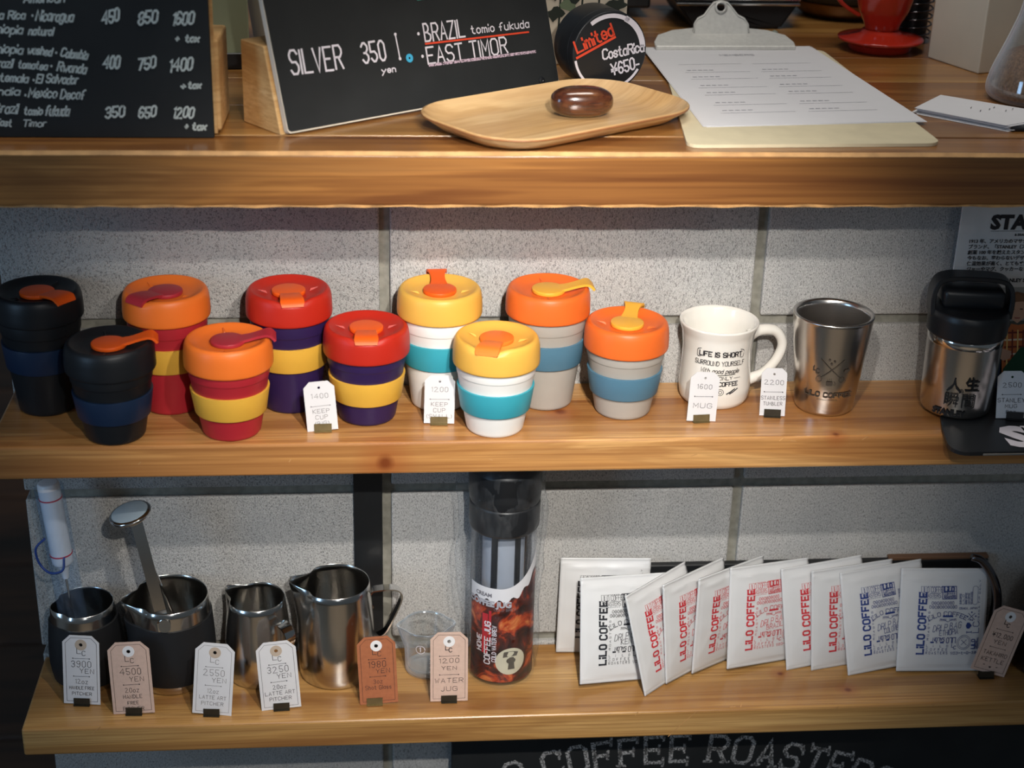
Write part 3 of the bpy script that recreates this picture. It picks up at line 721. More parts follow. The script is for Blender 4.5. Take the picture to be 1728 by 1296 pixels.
# --- clipboard
c0, c1 = onZ(1160, 245, S1+.003), onZ(1590, 242, S1+.003); c2 = onZ(1362, 66, S1+.003); c3 = onZ(1095, 66, S1+.003)
cw = (c1-c0).length; cang = math.atan2((c1-c0).y, (c1-c0).x)
cl = thing('clipboard', 'worn pale clipboard with a silver clip holding a printed form', 'clipboard', (c0.x, c0.y, S1), (0, 0, cang)); HC = .415
inv = (Matrix.Translation(cl.location) @ Matrix.Rotation(cang, 4, 'Z')).inverted()
l2, l3 = inv @ c2, inv @ c3
def skx(x, y): t = y/HC; return x + (l3.x*(1-x/cw) + (l2.x-cw)*(x/cw))*t
bm = NB(); plate(bm, [[(skx(x, y), y) for x, y in rrect(0, cw, 0, HC, .014)]], 0, .0032); bmesh.ops.bevel(bm, geom=[e for e in bm.edges if abs(e.verts[0].co.z-e.verts[1].co.z) < 1e-6 and len(e.link_faces) == 2 and abs(e.link_faces[0].normal.z-e.link_faces[1].normal.z) > .5], offset=.0008, segments=1, affect='EDGES'); out('board', bm, M['board_mdf'], cl)
pp = [inv @ onZ(*q, S1+.004) for q in ((1188, 213), (1560, 204), (1366, 78), (1085, 80))]
for k in range(3):
    bm = NB(); dx = .0012*k
    plate(bm, [[(q.x+dx*(1 if k != 1 else -1), q.y-dx*.7) for q in pp]], .0033+.0003*(2-k), .0035+.0003*(2-k)); sh_ = out('paper', bm, M['paper'], cl)
bm = NB(); f = lambda u, v: ((pp[0].x*(1-u)+pp[1].x*u)*(1-v)+(pp[3].x*(1-u)+pp[2].x*u)*v, (pp[0].y*(1-u)+pp[1].y*u)*(1-v)+(pp[3].y*(1-u)+pp[2].y*u)*v, .0044)
for v in (.13, .22, .34, .43, .54, .63, .74): line(bm, .12, v, .47, v+.004, .0022, f); line(bm, .53, v, .86, v+.004, .0022, f)
write(bm, 'MEMBERS', .02, f, .5, .86, .003, 'c', 1.6)
for v in (.16, .25, .37, .46, .57, .66):
    for u0 in (.14, .55):
        for k in range(5): line(bm, u0+.03*k, v, u0+.03*k+.018, v, .006, f)
out('form_print', bm, M['print_grey'], cl)
ccx = (inv @ onZ(1222, 80, S1+.01)); fx = ccx.x+.006; fy = pp[3].y-.012
bm = NB()
# clip mouth bar (half-round plan) and raised lever
def arcpl(t): return fx+(-.097+.194*t)
prof2 = [(-.085, .0), (.085, .0), (.085, .008), (.078, .022), (.058, .032), (.035, .036), (-.035, .036), (-.058, .032), (-.078, .022), (-.085, .008)]
plate(bm, [[(a, b_) for a, b_ in prof2]], .006, .0085, lambda x, y, z: (fx+x, fy+y, z+max(0, y)*.38)); out('clip_jaw', bm, M['metal_clip'], cl)
bm = NB(); box(bm, fx-.085, fx+.085, fy-.0035, fy+.0005, .0038, .0092, .001, 1); out('clip_lip', bm, M['metal_clip'], cl)
lev = [(-.036, 0), (.036, 0), (.033, .016), (.029, .022), (.021, .026), (.0135, .036), (.009, .041), (.0, .0435), (-.009, .041), (-.0135, .036), (-.021, .026), (-.029, .022), (-.033, .016)]
bm = NB(); sl = math.radians(66)
plate(bm, [lev, list(reversed(circ(.0055, 14, 0, .0345)))], -.0008, .0008, lambda x, y, z: (fx+x, fy+.024+y*math.cos(sl)-z*math.sin(sl), .0150+y*math.sin(sl)+z*math.cos(sl))); out('lever', bm, M['metal_clip'], cl)
bm = NB(); ribp = [(fx+x, fy+.0232+y*math.cos(sl), .0155+y*math.sin(sl)) for x, y in [(-.0335, .004)]+[(x, y-.002) for x, y in list(reversed(lev[2:]))]+[(.0335, .004)]]
tube(bm, ribp, .0010, 6); out('pressed_rib', bm, M['metal_clip'], cl, True)
bm = NB(); lathe(bm, [(.0048, 0), (.0078, .0008), (.0078, .0016), (.0055, .002)], 18, cap=False); bm.transform(Matrix.Translation((fx, fy+.0232+.0345*math.cos(sl), .0153+.0345*math.sin(sl))) @ Matrix.Rotation(sl, 4, 'X')); out('eyelet', bm, M['metal_clip'], cl, True)
for sx_ in (-.031, .031):
    bm = NB(); plate(bm, [[(0, 0), (.022, 0), (.006, .018), (0, .018)]], -.0007, .0007, lambda x, y, z: (fx+sx_+z, fy+.0245+x+y*.35, .0085+y)); out('clip_side', bm, M['metal_clip'], cl)
for pxx in (1134, 1293):
    q = inv @ onZ(pxx, 60, S1+.004)
    bm = NB(); lathe(bm, rnd([(0, .0032), (.0048, .0032), (.0044, .016), (0, .018)], .002), 16); bm.transform(Matrix.Translation((q.x, fy+.047, 0))); out('rubber_foot', bm, plain('grey_rubber', rgb(128, 134, 122), .7) if pxx == 1134 else bpy.data.materials['grey_rubber'], cl, True, angle=50)
# --- red dripper
rc = onZ(1487, 94, S1); dr = thing('coffee_dripper', 'red ceramic pour-over dripper with a wide saucer foot', 'dripper', (rc.x+.008, rc.y+.035, S1))
bm = NB(); lathe(bm, rnd([(0, .0), (.036, .0), (.038, .003), (.040, .0085), (.0515, .0125), (.0515, .0155), (.040, .018), (.026, .0215), (.0225, .025), (0, .025)], .0012, 2), 56); out('saucer', bm, M['red_glaze'], dr, True, angle=60)
bm = NB(); lathe(bm, rnd([(0, .024), (.0205, .024), (.0215, .031), (.030, .047), (.034, .062), (.0385, .085), (.043, .115), (.041, .115), (.036, .085), (.022, .04), (0, .036)], .004, 3), 56); out('cone', bm, M['red_glaze'], dr, True, angle=60)
bm = NB(); hp = spline([(-.030, -.004, .042), (-.042, -.005, .048), (-.056, -.006, .058), (-.067, -.006, .074), (-.064, -.005, .092), (-.040, -.003, .1)], 6); strap(bm, hp, (0, 1, 0), .009, .0045)
bmesh.ops.bevel(bm, geom=list(bm.edges), offset=.0012, segments=2, affect='EDGES'); out('handle', bm, M['red_glaze'], dr, True, angle=50)
# coil (wire dripper stand)
wr = thing('wire_coil', 'blackened wire coil standing between the red dripper and white box', 'wire coil', (rc.x+.062, rc.y+.085, S1))
bm = NB(); tube(bm, [(.024*math.cos(t*.55)*(1+.0), .024*math.sin(t*.55), .004+t*.00085) for t in range(0, 120)], .0011, 6); out('coil', bm, M['dark_chrome'], wr, True)
bm = NB(); lathe(bm, [(0, 0), (.019, 0), (.019, .11), (0, .11)], 20); out('core', bm, M['black'], wr, True, angle=40)
# white box
q0, q1 = onZ(1565, 97, S1), onZ(1650, 125, S1); dd = (q1-q0); wang = math.atan2(dd.y, dd.x)
wbx = thing('white_box', 'plain off-white box standing on the counter beside the glass flask', 'box', (q0.x, q0.y, S1), (0, 0, wang))
bm = NB(); box(bm, 0, dd.length, 0, .07, 0, .16, .0015, 2); out('carton', bm, M['cream'], wbx)
bm = NB(); box(bm, -.0003, dd.length+.0003, -.0003, .07, .11, .1125, .0003, 1); out('lid_fold', bm, M['cream'], wbx)
# glass flask
jr = thing('glass_flask', 'glass flask of ground coffee with a white painted ring at right edge', 'flask', (.699, .062, S1))
op = rnd([(0, .0), (.042, .0), (.048, .006), (.0485, .014), (.045, .030), (.034, .06), (.026, .085), (.022, .11), (.022, .15)], .006, 3)
ip = [(max(0, r-.0022), z+(.002 if r < .04 and z < .004 else 0)) for r, z in reversed(op)]
ip[-1] = (0, .003)
bm = NB(); lathe(bm, op+ip, 48); out('glass', bm, M['glass'], jr, True)
bm = NB(); lathe(bm, rnd([(0, .0035), (.040, .0035), (.0445, .009), (.0445, .016), (.041, .030), (.034, .046), (.02, .052), (0, .054)], .004, 3), 40); out('ground_coffee', bm, M['coffee_ground'], jr, True)
jr.scale = (1.07, 1.07, 1.07)
def onjar(u, v):
    z = v; r = .0490 if z < .016 else .0490-(z-.016)*.31; a = -PI/2-.62+u/r; return (r*1.01*math.cos(a), r*1.01*math.sin(a), z)
bm = NB(); ribbon(bm, [(.022+.0135*math.cos(t), .047+.018*math.sin(t)) for t in [math.radians(95+i*14) for i in range(21)]], .0045, onjar); out('painted_ring', bm, M['chalk_w'], jr)
bm = NB()
for i in range(6):
    for j in range(3):
        poly(bm, [(.006+.006*i, .012+.004*j), (.012+.006*i, .012+.004*j), (.012+.006*i, .016+.004*j), (.006+.006*i, .016+.004*j)], onjar)
out('white_label', bm, M['paper'], jr)
# stack of cards
cp = [onZ(*q, S1+.003) for q in ((1546, 187), (1700, 217), (1800, 200), (1590, 165))]
for k in range(9):
    bm = NB(); o = Vector((random.uniform(-.004, .004), random.uniform(-.003, .003), 0)); jt = random.uniform(-.02, .02)
    c_ = sum(cp, Vector())/4; cc = [c_+(Matrix.Rotation(jt, 3, 'Z') @ (p-c_))+o for p in cp]
    plate(bm, [[(p.x, p.y) for p in cc]], S1+.0002+.0007*k, S1+.0007+.0007*k)
    nm = out('paper_card', bm, M['paper'], None)
    tag(nm, 'white card, %s in the fanned stack beside the glass flask' % ('lowest', 'second from the bottom', 'third from the bottom', 'fourth from the bottom', 'in the middle', 'fourth from the top', 'third from the top', 'just under the top one')[k] if k < 8 else 'printed white card on top of the fanned stack beside the flask', 'card', 'fanned cards')
    if k == 8:
        bm = NB(); zf = S1+.0072
        fC = lambda u, v: (c_.x+u*.045*math.cos(-.12)+v*.02*math.sin(.12)+.0, c_.y+u*.045*math.sin(-.12)+v*.02, zf)
        for (u, v) in ((-.25, .3), (.15, .1), (.3, .5), (.5, -.1), (.7, .3), (-.1, -.3)): line(bm, u, v, u+.05, v+.25, .02, fC)
        out('card_print', bm, M['pencil'], nm)
pk = onZ(1728, 219, S1); bm = NB(); box(bm, -.017, .03, -.004, .004, .0, .004, .0015, 2); pn = out('dark_pen', bm, M['black'], None, loc=(pk.x, pk.y-.004, S1+.0)); tag(pn, 'short dark pen lying in front of the fanned cards', 'pen')
# ================================================================== CUPS
def plas(n, c): return plain('plastic_'+n, c, .42, noise=.02, spec=.4)
PC = {'black': plas('black', rgb(24, 27, 31)), 'navy': plas('navy', rgb(22, 40, 66)), 'crimson': plas('crimson', rgb(168, 38, 48)), 'purple': plas('purple', rgb(44, 28, 72)), 'white': plas('white', rgb(232, 230, 226)),
      'grey': plas('grey', rgb(168, 162, 154)), 'orange': plas('orange', rgb(226, 112, 40)), 'red': plas('red', rgb(178, 38, 24)), 'yellow': plas('yellow', rgb(226, 174, 76)), 'wine': plas('wine', rgb(166, 44, 56)),
      'dorange': plas('deep_orange', rgb(232, 92, 24)), 'lorange': plas('light_orange', rgb(240, 122, 44)), 'gold': plas('gold', rgb(230, 170, 58)), 'byellow': plas('band_yellow', rgb(214, 164, 62)), 'teal': plas('teal', rgb(56, 154, 170)), 'slate': plas('slate', rgb(78, 116, 138)), 'lid_orange': plas('lid_orange', rgb(224, 104, 40))}
def reuse_cup(px_, pyb, tall, cup, lid, plug, band, ta_, opened, label, emb=False, dy=0):
    """ta_: direction of the plug tab, degrees, -90 = towards the viewer"""
    b0 = onZ(px_, pyb, S2); H = .1312 if tall else .1032
    zl = H-.030; rb = .0292
    t = thing('travel_cup', label, 'cup', (b0.x, min(b0.y+rb-.003, -.0455)+dy, S2), group='reusable coffee cups on the middle shelf')
    rt = .0405; rat = lambda z: rb+(rt-rb)*(z/zl)**.9
    bm = NB(); lathe(bm, rnd([(0, .0006), (rb-.0022, .0), (rb, .0026), (rat(zl*.5), zl*.5), (rat(zl*.86), zl*.86), (rat(zl*.86)+.0008, zl*.87), (rt+.0006, zl+.004), (0, zl+.004)], .002, 2), 56); out('cup_body', bm, PC[cup], t, True, angle=40)
    za, zb = ((.049, .076) if tall else (.0245, .0505))
    ra, rb_ = rat(za)+.0022, rat(zb)+.0022
    bm = NB(); lathe(bm, rnd([(rat(za)-.0002, za), (ra, za), (rb_, zb), (rat(zb)-.0002, zb)], .0008, 2), 56, cap=False); bd = out('grip_band', bm, PC[band], t, True, angle=50)
    if emb:
        def fb(u, v):
            z = za+v; r = (ra+(rb_-ra)*(v/(zb-za)))+.0006; a = math.radians(emb)+u/r; return (r*math.cos(a), r*math.sin(a), z)
        bm = NB(); write(bm, 'keep', .0085, fb, 0, .0135, .0011, 'c', 1.1, .1); write(bm, 'cup', .0085, fb, 0, .004, .0011, 'c', 1.1, .1); out('embossed_lettering', bm, PC[band], bd)
    # lid with a dished top
    L = zl
    bm = NB()
    lp = [(rt-.002, L), (.0432, L), (.0440, L+.0016), (.0441, L+.007), (.0437, L+.017), (.0430, L+.0225), (.0418, L+.0262), (.0400, L+.0282), (.0380, L+.0286), (.0360, L+.0276), (.0320, L+.0250), (.0280, L+.0232), (.0210, L+.0222), (0, L+.0222)]
    ar = math.radians(ta_)
    def dish(x, y, z, a, r):
        if .028 < r < .0432 and z > L+.022 and not opened:      # the rim dips on the tab side
            d_ = math.atan2(math.sin(a-ar), math.cos(a-ar)); z -= .0030*math.exp(-(d_/.42)**4)*min(1, (z-L-.022)/.004)
        return x, y, z
    lathe(bm, [(0, L+.001)]+rnd(lp, .0022, 3), 64, fn=dish); out('lid', bm, PC[lid], t, True, angle=60)
    for sd in (-1, 1):   # two small wedge ribs on the dish
        bm = NB(); a = ar+PI*.5*sd+.15*sd; c_, s_ = math.cos(a), math.sin(a)
        V = [bm.verts.new(p) for p in ((.0215*c_-.0015*s_, .0215*s_+.0015*c_, L+.0224), (.0215*c_+.0015*s_, .0215*s_-.0015*c_, L+.0224), (.0315*c_+.0007*s_, .0315*s_-.0007*c_, L+.0262), (.0315*c_-.0007*s_, .0315*s_+.0007*c_, L+.0262), (.0230*c_, .0230*s_, L+.0250))]
        for fc in ((0, 1, 2, 3), (0, 4, 1), (1, 4, 2), (2, 4, 3), (3, 4, 0)): bm.faces.new([V[i] for i in fc])
        out('wedge_rib', bm, PC[lid], t)
    # plug: disc and tab
    bm = NB(); z0 = L+.0224
    lathe(bm, rnd([(0, z0), (.0172, z0), (.0172, z0+.0042), (0, z0+.0050)], .0012, 3), 40); pl_ = out('plug', bm, PC[plug], t, True, angle=50)
    if opened: path = [(.011, z0+.0030), (.019, z0+.0044), (.026, z0+.0062), (.032, z0+.0078), (.038, z0+.0092), (.0425, z0+.0084), (.0465, z0+.0042)]; wf = lambda q: .018-.005*math.sin(min(1, q*1.3)*PI)+.004*q
    else: path = [(.011, z0+.0030), (.017, z0+.0042), (.021, z0+.0050), (.026, z0+.0056), (.0315, z0+.0060), (.0370, z0+.0056), (.0405, z0+.0036), (.0428, z0+.0004)]; wf = lambda q: .019+.0065*q-.004*max(0, q-.8)/.2
    P3 = spline([(r*math.cos(ar), r*math.sin(ar), z) for r, z in path], 3)
    bm = NB(); strap(bm, P3, (-math.sin(ar), math.cos(ar), 0), wf, .0026)
    bmesh.ops.bevel(bm, geom=list(bm.edges), offset=.0007, segments=1, affect='EDGES') if False else None
    out('plug_tab', bm, PC[plug], pl_, True, angle=50); return t
reuse_cup(75, 702, True, 'black', 'black', 'dorange', 'navy', -38, False, 'tall all-black cup with orange plug and navy band, far left', dy=0)
reuse_cup(190, 752, False, 'black', 'black', 'dorange', 'navy', 8, True, 'short all-black cup with orange plug, front left of the shelf')
reuse_cup(288, 698, True, 'crimson', 'orange', 'wine', 'byellow', -130, False, 'tall crimson cup with orange lid, behind the short crimson one', dy=0)
reuse_cup(389, 742, False, 'crimson', 'orange', 'wine', 'byellow', 4, True, 'short crimson cup with orange lid, wine plug and yellow band', dy=-.004)
reuse_cup(492, 694, True, 'purple', 'red', 'dorange', 'byellow', -82, False, 'tall dark purple cup with red lid and yellow band', dy=0)
reuse_cup(620, 719, False, 'purple', 'red', 'dorange', 'byellow', -90, False, 'short dark purple cup with red lid and yellow band')
reuse_cup(742, 691, True, 'white', 'yellow', 'dorange', 'teal', 92, True, 'tall white cup with yellow lid, behind the short white one', emb=-62, dy=0)
reuse_cup(838, 739, False, 'white', 'yellow', 'lorange', 'teal', -108, False, 'short white cup with yellow lid and teal band')
reuse_cup(922, 690, True, 'grey', 'lid_orange', 'gold', 'slate', 2, True, 'tall grey cup with orange lid and yellow plug turned right', dy=0)
reuse_cup(1055, 706, False, 'grey', 'lid_orange', 'gold', 'slate', 72, True, 'short grey cup with orange lid and slate blue band', dy=-.004)
# ================================================================== MUG
mg = thing('mug', 'thick white diner mug printed with LIFE IS SHORT lettering', 'mug', (.351, -.042, S2), (0, 0, 0))
mp = rnd([(0, .003), (.026, .003), (.029, 0), (.033, 0), (.0365, .005), (.0385, .018), (.0370, .040), (.0365, .060), (.0385, .078), (.0422, .0885), (.0415, .0905), (.0385, .0890), (.0350, .078), (.0325, .060), (.0325, .03), (.030, .012), (0, .010)], .003, 3)
bm = NB(); lathe(bm, mp, 64); out('body', bm, M['mug'], mg, True)
bm = NB(); ha = math.radians(6)
hp = spline([(.0350, 0, .070), (.0460, 0, .0755), (.0630, 0, .0740), (.0725, 0, .060), (.0690, 0, .043), (.0565, 0, .027), (.0440, 0, .021), (.0355, 0, .018)], 6)
tube(bm, hp, .006, 14, taper=lambda t: .0065-.0012*math.sin(t*PI)); bm.transform(Matrix.Rotation(ha, 4, 'Z')); out('handle', bm, M['mug'], mg, True)
def onmug(u, v):
    z = v; r = .0372+.0016*max(0, (z-.06)/.02)+.0010*max(0, (.035-z)/.02)+.0008; a = -PI/2-.10+u/r; return (r*math.cos(a), r*math.sin(a), z)
bm = NB()
write(bm, 'LIFE IS SHORT', .0052, onmug, 0, .0625, .0011, 'c', .98, .0, .0, 1.3)
ribbon(bm, [(x_, y_) for x_, y_ in rrect(-.026, .026, .0606, .0698, .002, 2)]+[(.026, .0650)], .0006, onmug)
write(bm, 'SURROUND YOURSELF', .0048, onmug, 0, .0525, .0006, 'c', .80, 0, .03, 1.3)
write(bm, 'With good people', .0048, onmug, 0, .0440, .0006, 'c', .90, .25, .05, 1.2); line(bm, -.004, .0415, .017, .0425, .0007, onmug, 4)
write(bm, '& ONLY', .0036, onmug, .004, .0365, .0006, 'c', 1.15); line(bm, -.022, .038, -.012, .038, .0004, onmug, 3); line(bm, .016, .038, .024, .038, .0004, onmug, 3)
write(bm, 'GOOD COFFEE', .0044, onmug, .002, .0295, .0010, 'c', .95, 0, 0, 1.3)
ribbon(bm, [(.002+.0035*math.cos(t), .0225+.0035*math.sin(t)) for t in [k*PI/6 for k in range(13)]], .0006, onmug)
ribbon(bm, [(.002+.0016*math.cos(t), .0225+.0018*math.sin(t)) for t in [k*PI/4 for k in range(9)]], .0006, onmug)
for dx in (0, .0035): ribbon(bm, [(.009+dx, .0205), (.013+dx, .0225), (.018+dx, .0255)], .0014, onmug)
out('lettering', bm, M['ink'], mg)
# ================================================================== STEEL TUMBLER
tb = thing('steel_tumbler', 'brushed steel tumbler engraved with crossed spoons, beside the white mug', 'tumbler', (.4655, -.067, S2))
tp = rnd([(0, .0015), (.026, .0015), (.028, 0), (.031, .003), (.0330, .02), (.0372, .06), (.0418, .1045), (.0424, .1065), (.0410, .1078), (.0385, .1068), (.0368, .1030), (.034, .06), (.030, .02), (.026, .010), (0, .009)], .0015, 3)
bm = NB(); lathe(bm, tp, 72); out('body', bm, M['steel_v'], tb, True, angle=60)
def ontb(u, v): r = .0330+(v-.02)*.1047+.0010; a = -PI/2-.18+u/r; return (r*math.cos(a), r*math.sin(a), v)
bm = NB(); cz = .056
write(bm, 'LiLO COFFEE', .0050, ontb, 0, .0245, .0011, 'c', 1.25, 0, 0, 1.3, .55); line(bm, -.012, .0212, .010, .0212, .0004, ontb, 5)
for sgn in (-1, 1):
    line(bm, sgn*.0125, cz+.0125, -sgn*.010, cz-.0085, .0008, ontb, 4); ribbon(bm, circ(.0032, 13, -sgn*.0125, cz-.0110), .0005, ontb); ribbon(bm, circ(.0032, 13, -sgn*.0125, cz-.0110)[:1]+circ(.0032, 13, -sgn*.0125, cz-.0110)[-1:], .0005, ontb)
write(bm, 'L', .005, ontb, -.0195, cz-.002, .0008); write(bm, 'C', .005, ontb, -.0165, cz-.0048, .0008)
for (x_, y_) in ((-.0035, .0125), (.002, .011), (-.001, .008)): poly(bm, circ(.0013, 8, x_, cz+y_), ontb)
poly(bm, circ(.0024, 8, .0155, cz-.0005), ontb); poly(bm, circ(.0016, 8, .0185, cz+.001), ontb)
poly(bm, rrect(-.0045, .0025, cz-.0175, cz-.0125, .0012, 2), ontb); ribbon(bm, circ(.0018, 9, .0035, cz-.015, -1.4, 1.4), .0005, ontb)
for x_ in (-.003, -.001, .001): line(bm, x_, cz-.0115, x_, cz-.0098, .0004, ontb)
out('engraving', bm, plain('engraving_dark', rgb(66, 58, 50), .6), tb)
# ================================================================== STANLEY STAND + MUG
ds = thing('display_stand', 'black display base with white lettering and a product poster at right', 'display', (.566, -.03, S2))
bm = NB(); plate(bm, [[(.30, .022), (.092, .022), (.0165, -.070), (.0065, -.105), (0, -.14)]+circ(.016, 6, .016, -.145, PI, 1.5*PI)+[(.30, -.161)]], .0002, .0045); out('base_plate', bm, M['black'], ds)
bm = NB(); strap(bm, [(.0, -.14, .0045)]+[(x, y, .0045) for x, y in circ(.016, 6, .016, -.145, PI, 1.5*PI)]+[(.30, -.161, .0045)], (0, 0, 1), .0022, .0008) if False else box(bm, .03, .3, -.1622, -.1608, .0008, .0026, .0002, 1); out('grey_rim', bm, plain('rim_grey', rgb(120, 116, 110), .6), ds)  # lighter grey line along the front edge of the base plate
LS = NB(); fwrite(LS, 'STANLEY', .062, lambda u, v: (.064+u, -.149+v, .0049), 0, 0, .0035, 'LEFT', 1.0); out('white_lettering', LS, M['chalk_w'], ds)
PT = .246
bm = NB(); box(bm, .0335, .30, -.006, -.003, .0046, PT, .0003, 1); out('poster_card', bm, plain('poster_white', rgb(206, 204, 202), .7), ds)
def ps_(px_, py_, off=-.0365):
    q = onY(px_, py_, off); return (q.x-.566, q.z-S2)
f = XZ(-.0066)
bm = NB(); a = ps_(1671, 386); fwrite(bm, 'STANLEY', .021, f, a[0], a[1], .0011, 'LEFT', 1.05); a = ps_(1672, 390); line(bm, a[0], a[1], a[0]+.1, a[1], .0004, f)
a = ps_(1712, 398); fwrite(bm, '& BRAND OF PMI', .0035, f, a[0], a[1], .0001)
for i, s in enumerate(('1913 年、アメリカのマサチューセッツ州', 'ブランド、「STANLEY（スタンレー）」の歴史', '創業 100 年を越えたスタンレーの魔法瓶は', '今もなお、変わらないデザインで、多くの', '保温効果が高く、とても丈夫で耐久性のある', 'ジャーやマグ、クッカーなど様々な商品を')):
    a = ps_(1634-i*.8, 410+i*9.4); fwrite(bm, s, .0052, f, a[0], a[1], .00012)
a = ps_(1688, 476); fwrite(bm, 'STANLEY SINCE 1913', .0056, f, a[0], a[1], .0002)
out('poster_lettering', bm, M['ink'], ds)
# photo panel of a boy in a plaid shirt
def pq(pts, off): return [ps_(*p) for p in pts]
def flat(name, pts, col, lv):
    bm = NB(); poly(bm, [ps_(*p) for p in pts], XZ(-.0062-.0002*lv)); out(name, bm, plain('poster_'+name+str(lv)+str(int(col[0]*999)), col, .7), ds)
flat('photo', [(1672, 486), (1760, 484), (1756, 600), (1668, 600)], rgb(150, 150, 146), 1)
flat('photo', [(1678, 600), (1760, 600), (1760, 660), (1668, 660)], rgb(60, 60, 56), 1)
flat('photo_hair', [(1698, 522), (1697, 505), (1704, 496), (1716, 492), (1730, 495), (1736, 508), (1734, 526)], rgb(118, 84, 58), 4)
flat('photo_face', [(1701, 512), (1706, 506), (1729, 506), (1732, 518), (1728, 536), (1716, 545), (1705, 537)], rgb(206, 164, 138), 5)
flat('photo_hair', [(1699, 512), (1702, 500), (1718, 495), (1734, 502), (1735, 514), (1726, 508), (1714, 509), (1704, 515)], rgb(128, 92, 64), 6)
for x_ in (1709, 1723): flat('photo_eye', [(x_-2.4, 520), (x_+2.4, 520), (x_+2.4, 521.8), (x_-2.4, 521.8)], rgb(60, 44, 36), 7)
flat('photo_mouth', [(1711, 535), (1721, 535), (1720, 537), (1712, 537)], rgb(160, 90, 80), 7)
flat('photo_jacket', [(1690, 600), (1693, 560), (1703, 542), (1745, 540), (1760, 600), (1760, 650), (1684, 650)], rgb(84, 86, 78), 3)
flat('photo_shirt', [(1690, 596), (1696, 565), (1706, 546), (1718, 548), (1735, 545), (1745, 600), (1740, 640), (1690, 628)], rgb(196, 110, 60), 4)
for i in range(6): flat('photo_plaid', [(1694, 560+i*12), (1742, 558+i*12), (1742, 561+i*12), (1694, 563+i*12)], rgb(232, 214, 190) if i % 2 else rgb(120, 50, 40), 5)
for i in range(5): flat('photo_plaid', [(1698+i*9, 556), (1700.5+i*9, 556), (1699+i*9, 626), (1696.5+i*9, 626)], rgb(120, 52, 42) if i % 2 else rgb(236, 196, 120), 6)
flat('photo_hand', [(1683, 590), (1690, 587), (1706, 592), (1704, 604), (1692, 608), (1683, 602)], rgb(204, 160, 136), 7)
flat('photo_bottle', [(1692, 622), (1722, 585), (1745, 585), (1745, 640), (1690, 640)], rgb(30, 78, 54), 7)
flat('photo_trousers', [(1676, 610), (1690, 600), (1690, 660), (1672, 660)], rgb(46, 60, 84), 3)
# insulated mug
sm = thing('insulated_mug', 'steel insulated mug with black loop-handled lid on the display base', 'flask', (.6035, -.0840, S2+.0048), (0, 0, math.radians(-8)))
sm.scale = (.965, .965, .985)
bm = NB(); lathe(bm, rnd([(0, .0008), (.034, .0), (.0375, .003), (.0385, .010), (.0400, .082), (.0395, .0875), (0, .0875)], .002, 3), 72); out('body', bm, M['steel_v'], sm, True, angle=50)
bm = NB(); lathe(bm, [(.0402, .0800), (.0404, .0802), (.0404, .0898), (.0402, .0900)], 72, cap=False); out('neck_ring', bm, M['chrome'], sm, True)
bm = NB(); lathe(bm, rnd([(0, .088), (.0408, .088), (.0425, .0905), (.0428, .110), (.0410, .1165), (.030, .119), (0, .119)], .002, 3), 64); out('lid', bm, M['black'], sm, True, angle=45)
bm = NB()
for sx_ in (-1, 1):
    pass
hp = spline([(-.0405, .0, .108), (-.0415, .002, .128), (-.0370, .004, .1425), (-.0250, .005, .1475), (0, .005, .1485), (.0250, .005, .1475), (.0370, .004, .1425), (.0415, .002, .128), (.0405, .0, .108)], 5)
strap(bm, hp, (0, 1, 0), .024, .0052); bmesh.ops.bevel(bm, geom=list(bm.edges), offset=.0009, segments=1, affect='EDGES'); out('loop_handle', bm, M['black'], sm, True, angle=40)
bm = NB(); box(bm, -.033, .033, -.016, .018, .1175, .139, .006, 3); out('lid_top', bm, M['black'], sm, True, angle=40)
def onsm(u, v): r = .0386+.0016*(v/.08)+.0012; a = -PI/2-.14+u/r; return (r*math.cos(a), r*math.sin(a), v)
bm = NB(); fwrite(bm, '人', .0170, onsm, -.0165, .0345, .0002); fwrite(bm, '生', .0170, onsm, .0030, .0365, .0003); fwrite(bm, '瞬', .0175, onsm, -.0180, .0175, 0); fwrite(bm, '間', .0175, onsm, .0005, .0175, 0); fwrite(bm, 'の', .006, onsm, -.0030, .0325, .0001)
fwrite(bm, 'STANLEY', .0088, onsm, -.0285, .0055, .0006, 'LEFT', 1.0); out('engraving', bm, plain('logo_black', rgb(26, 26, 28), .6), sm)
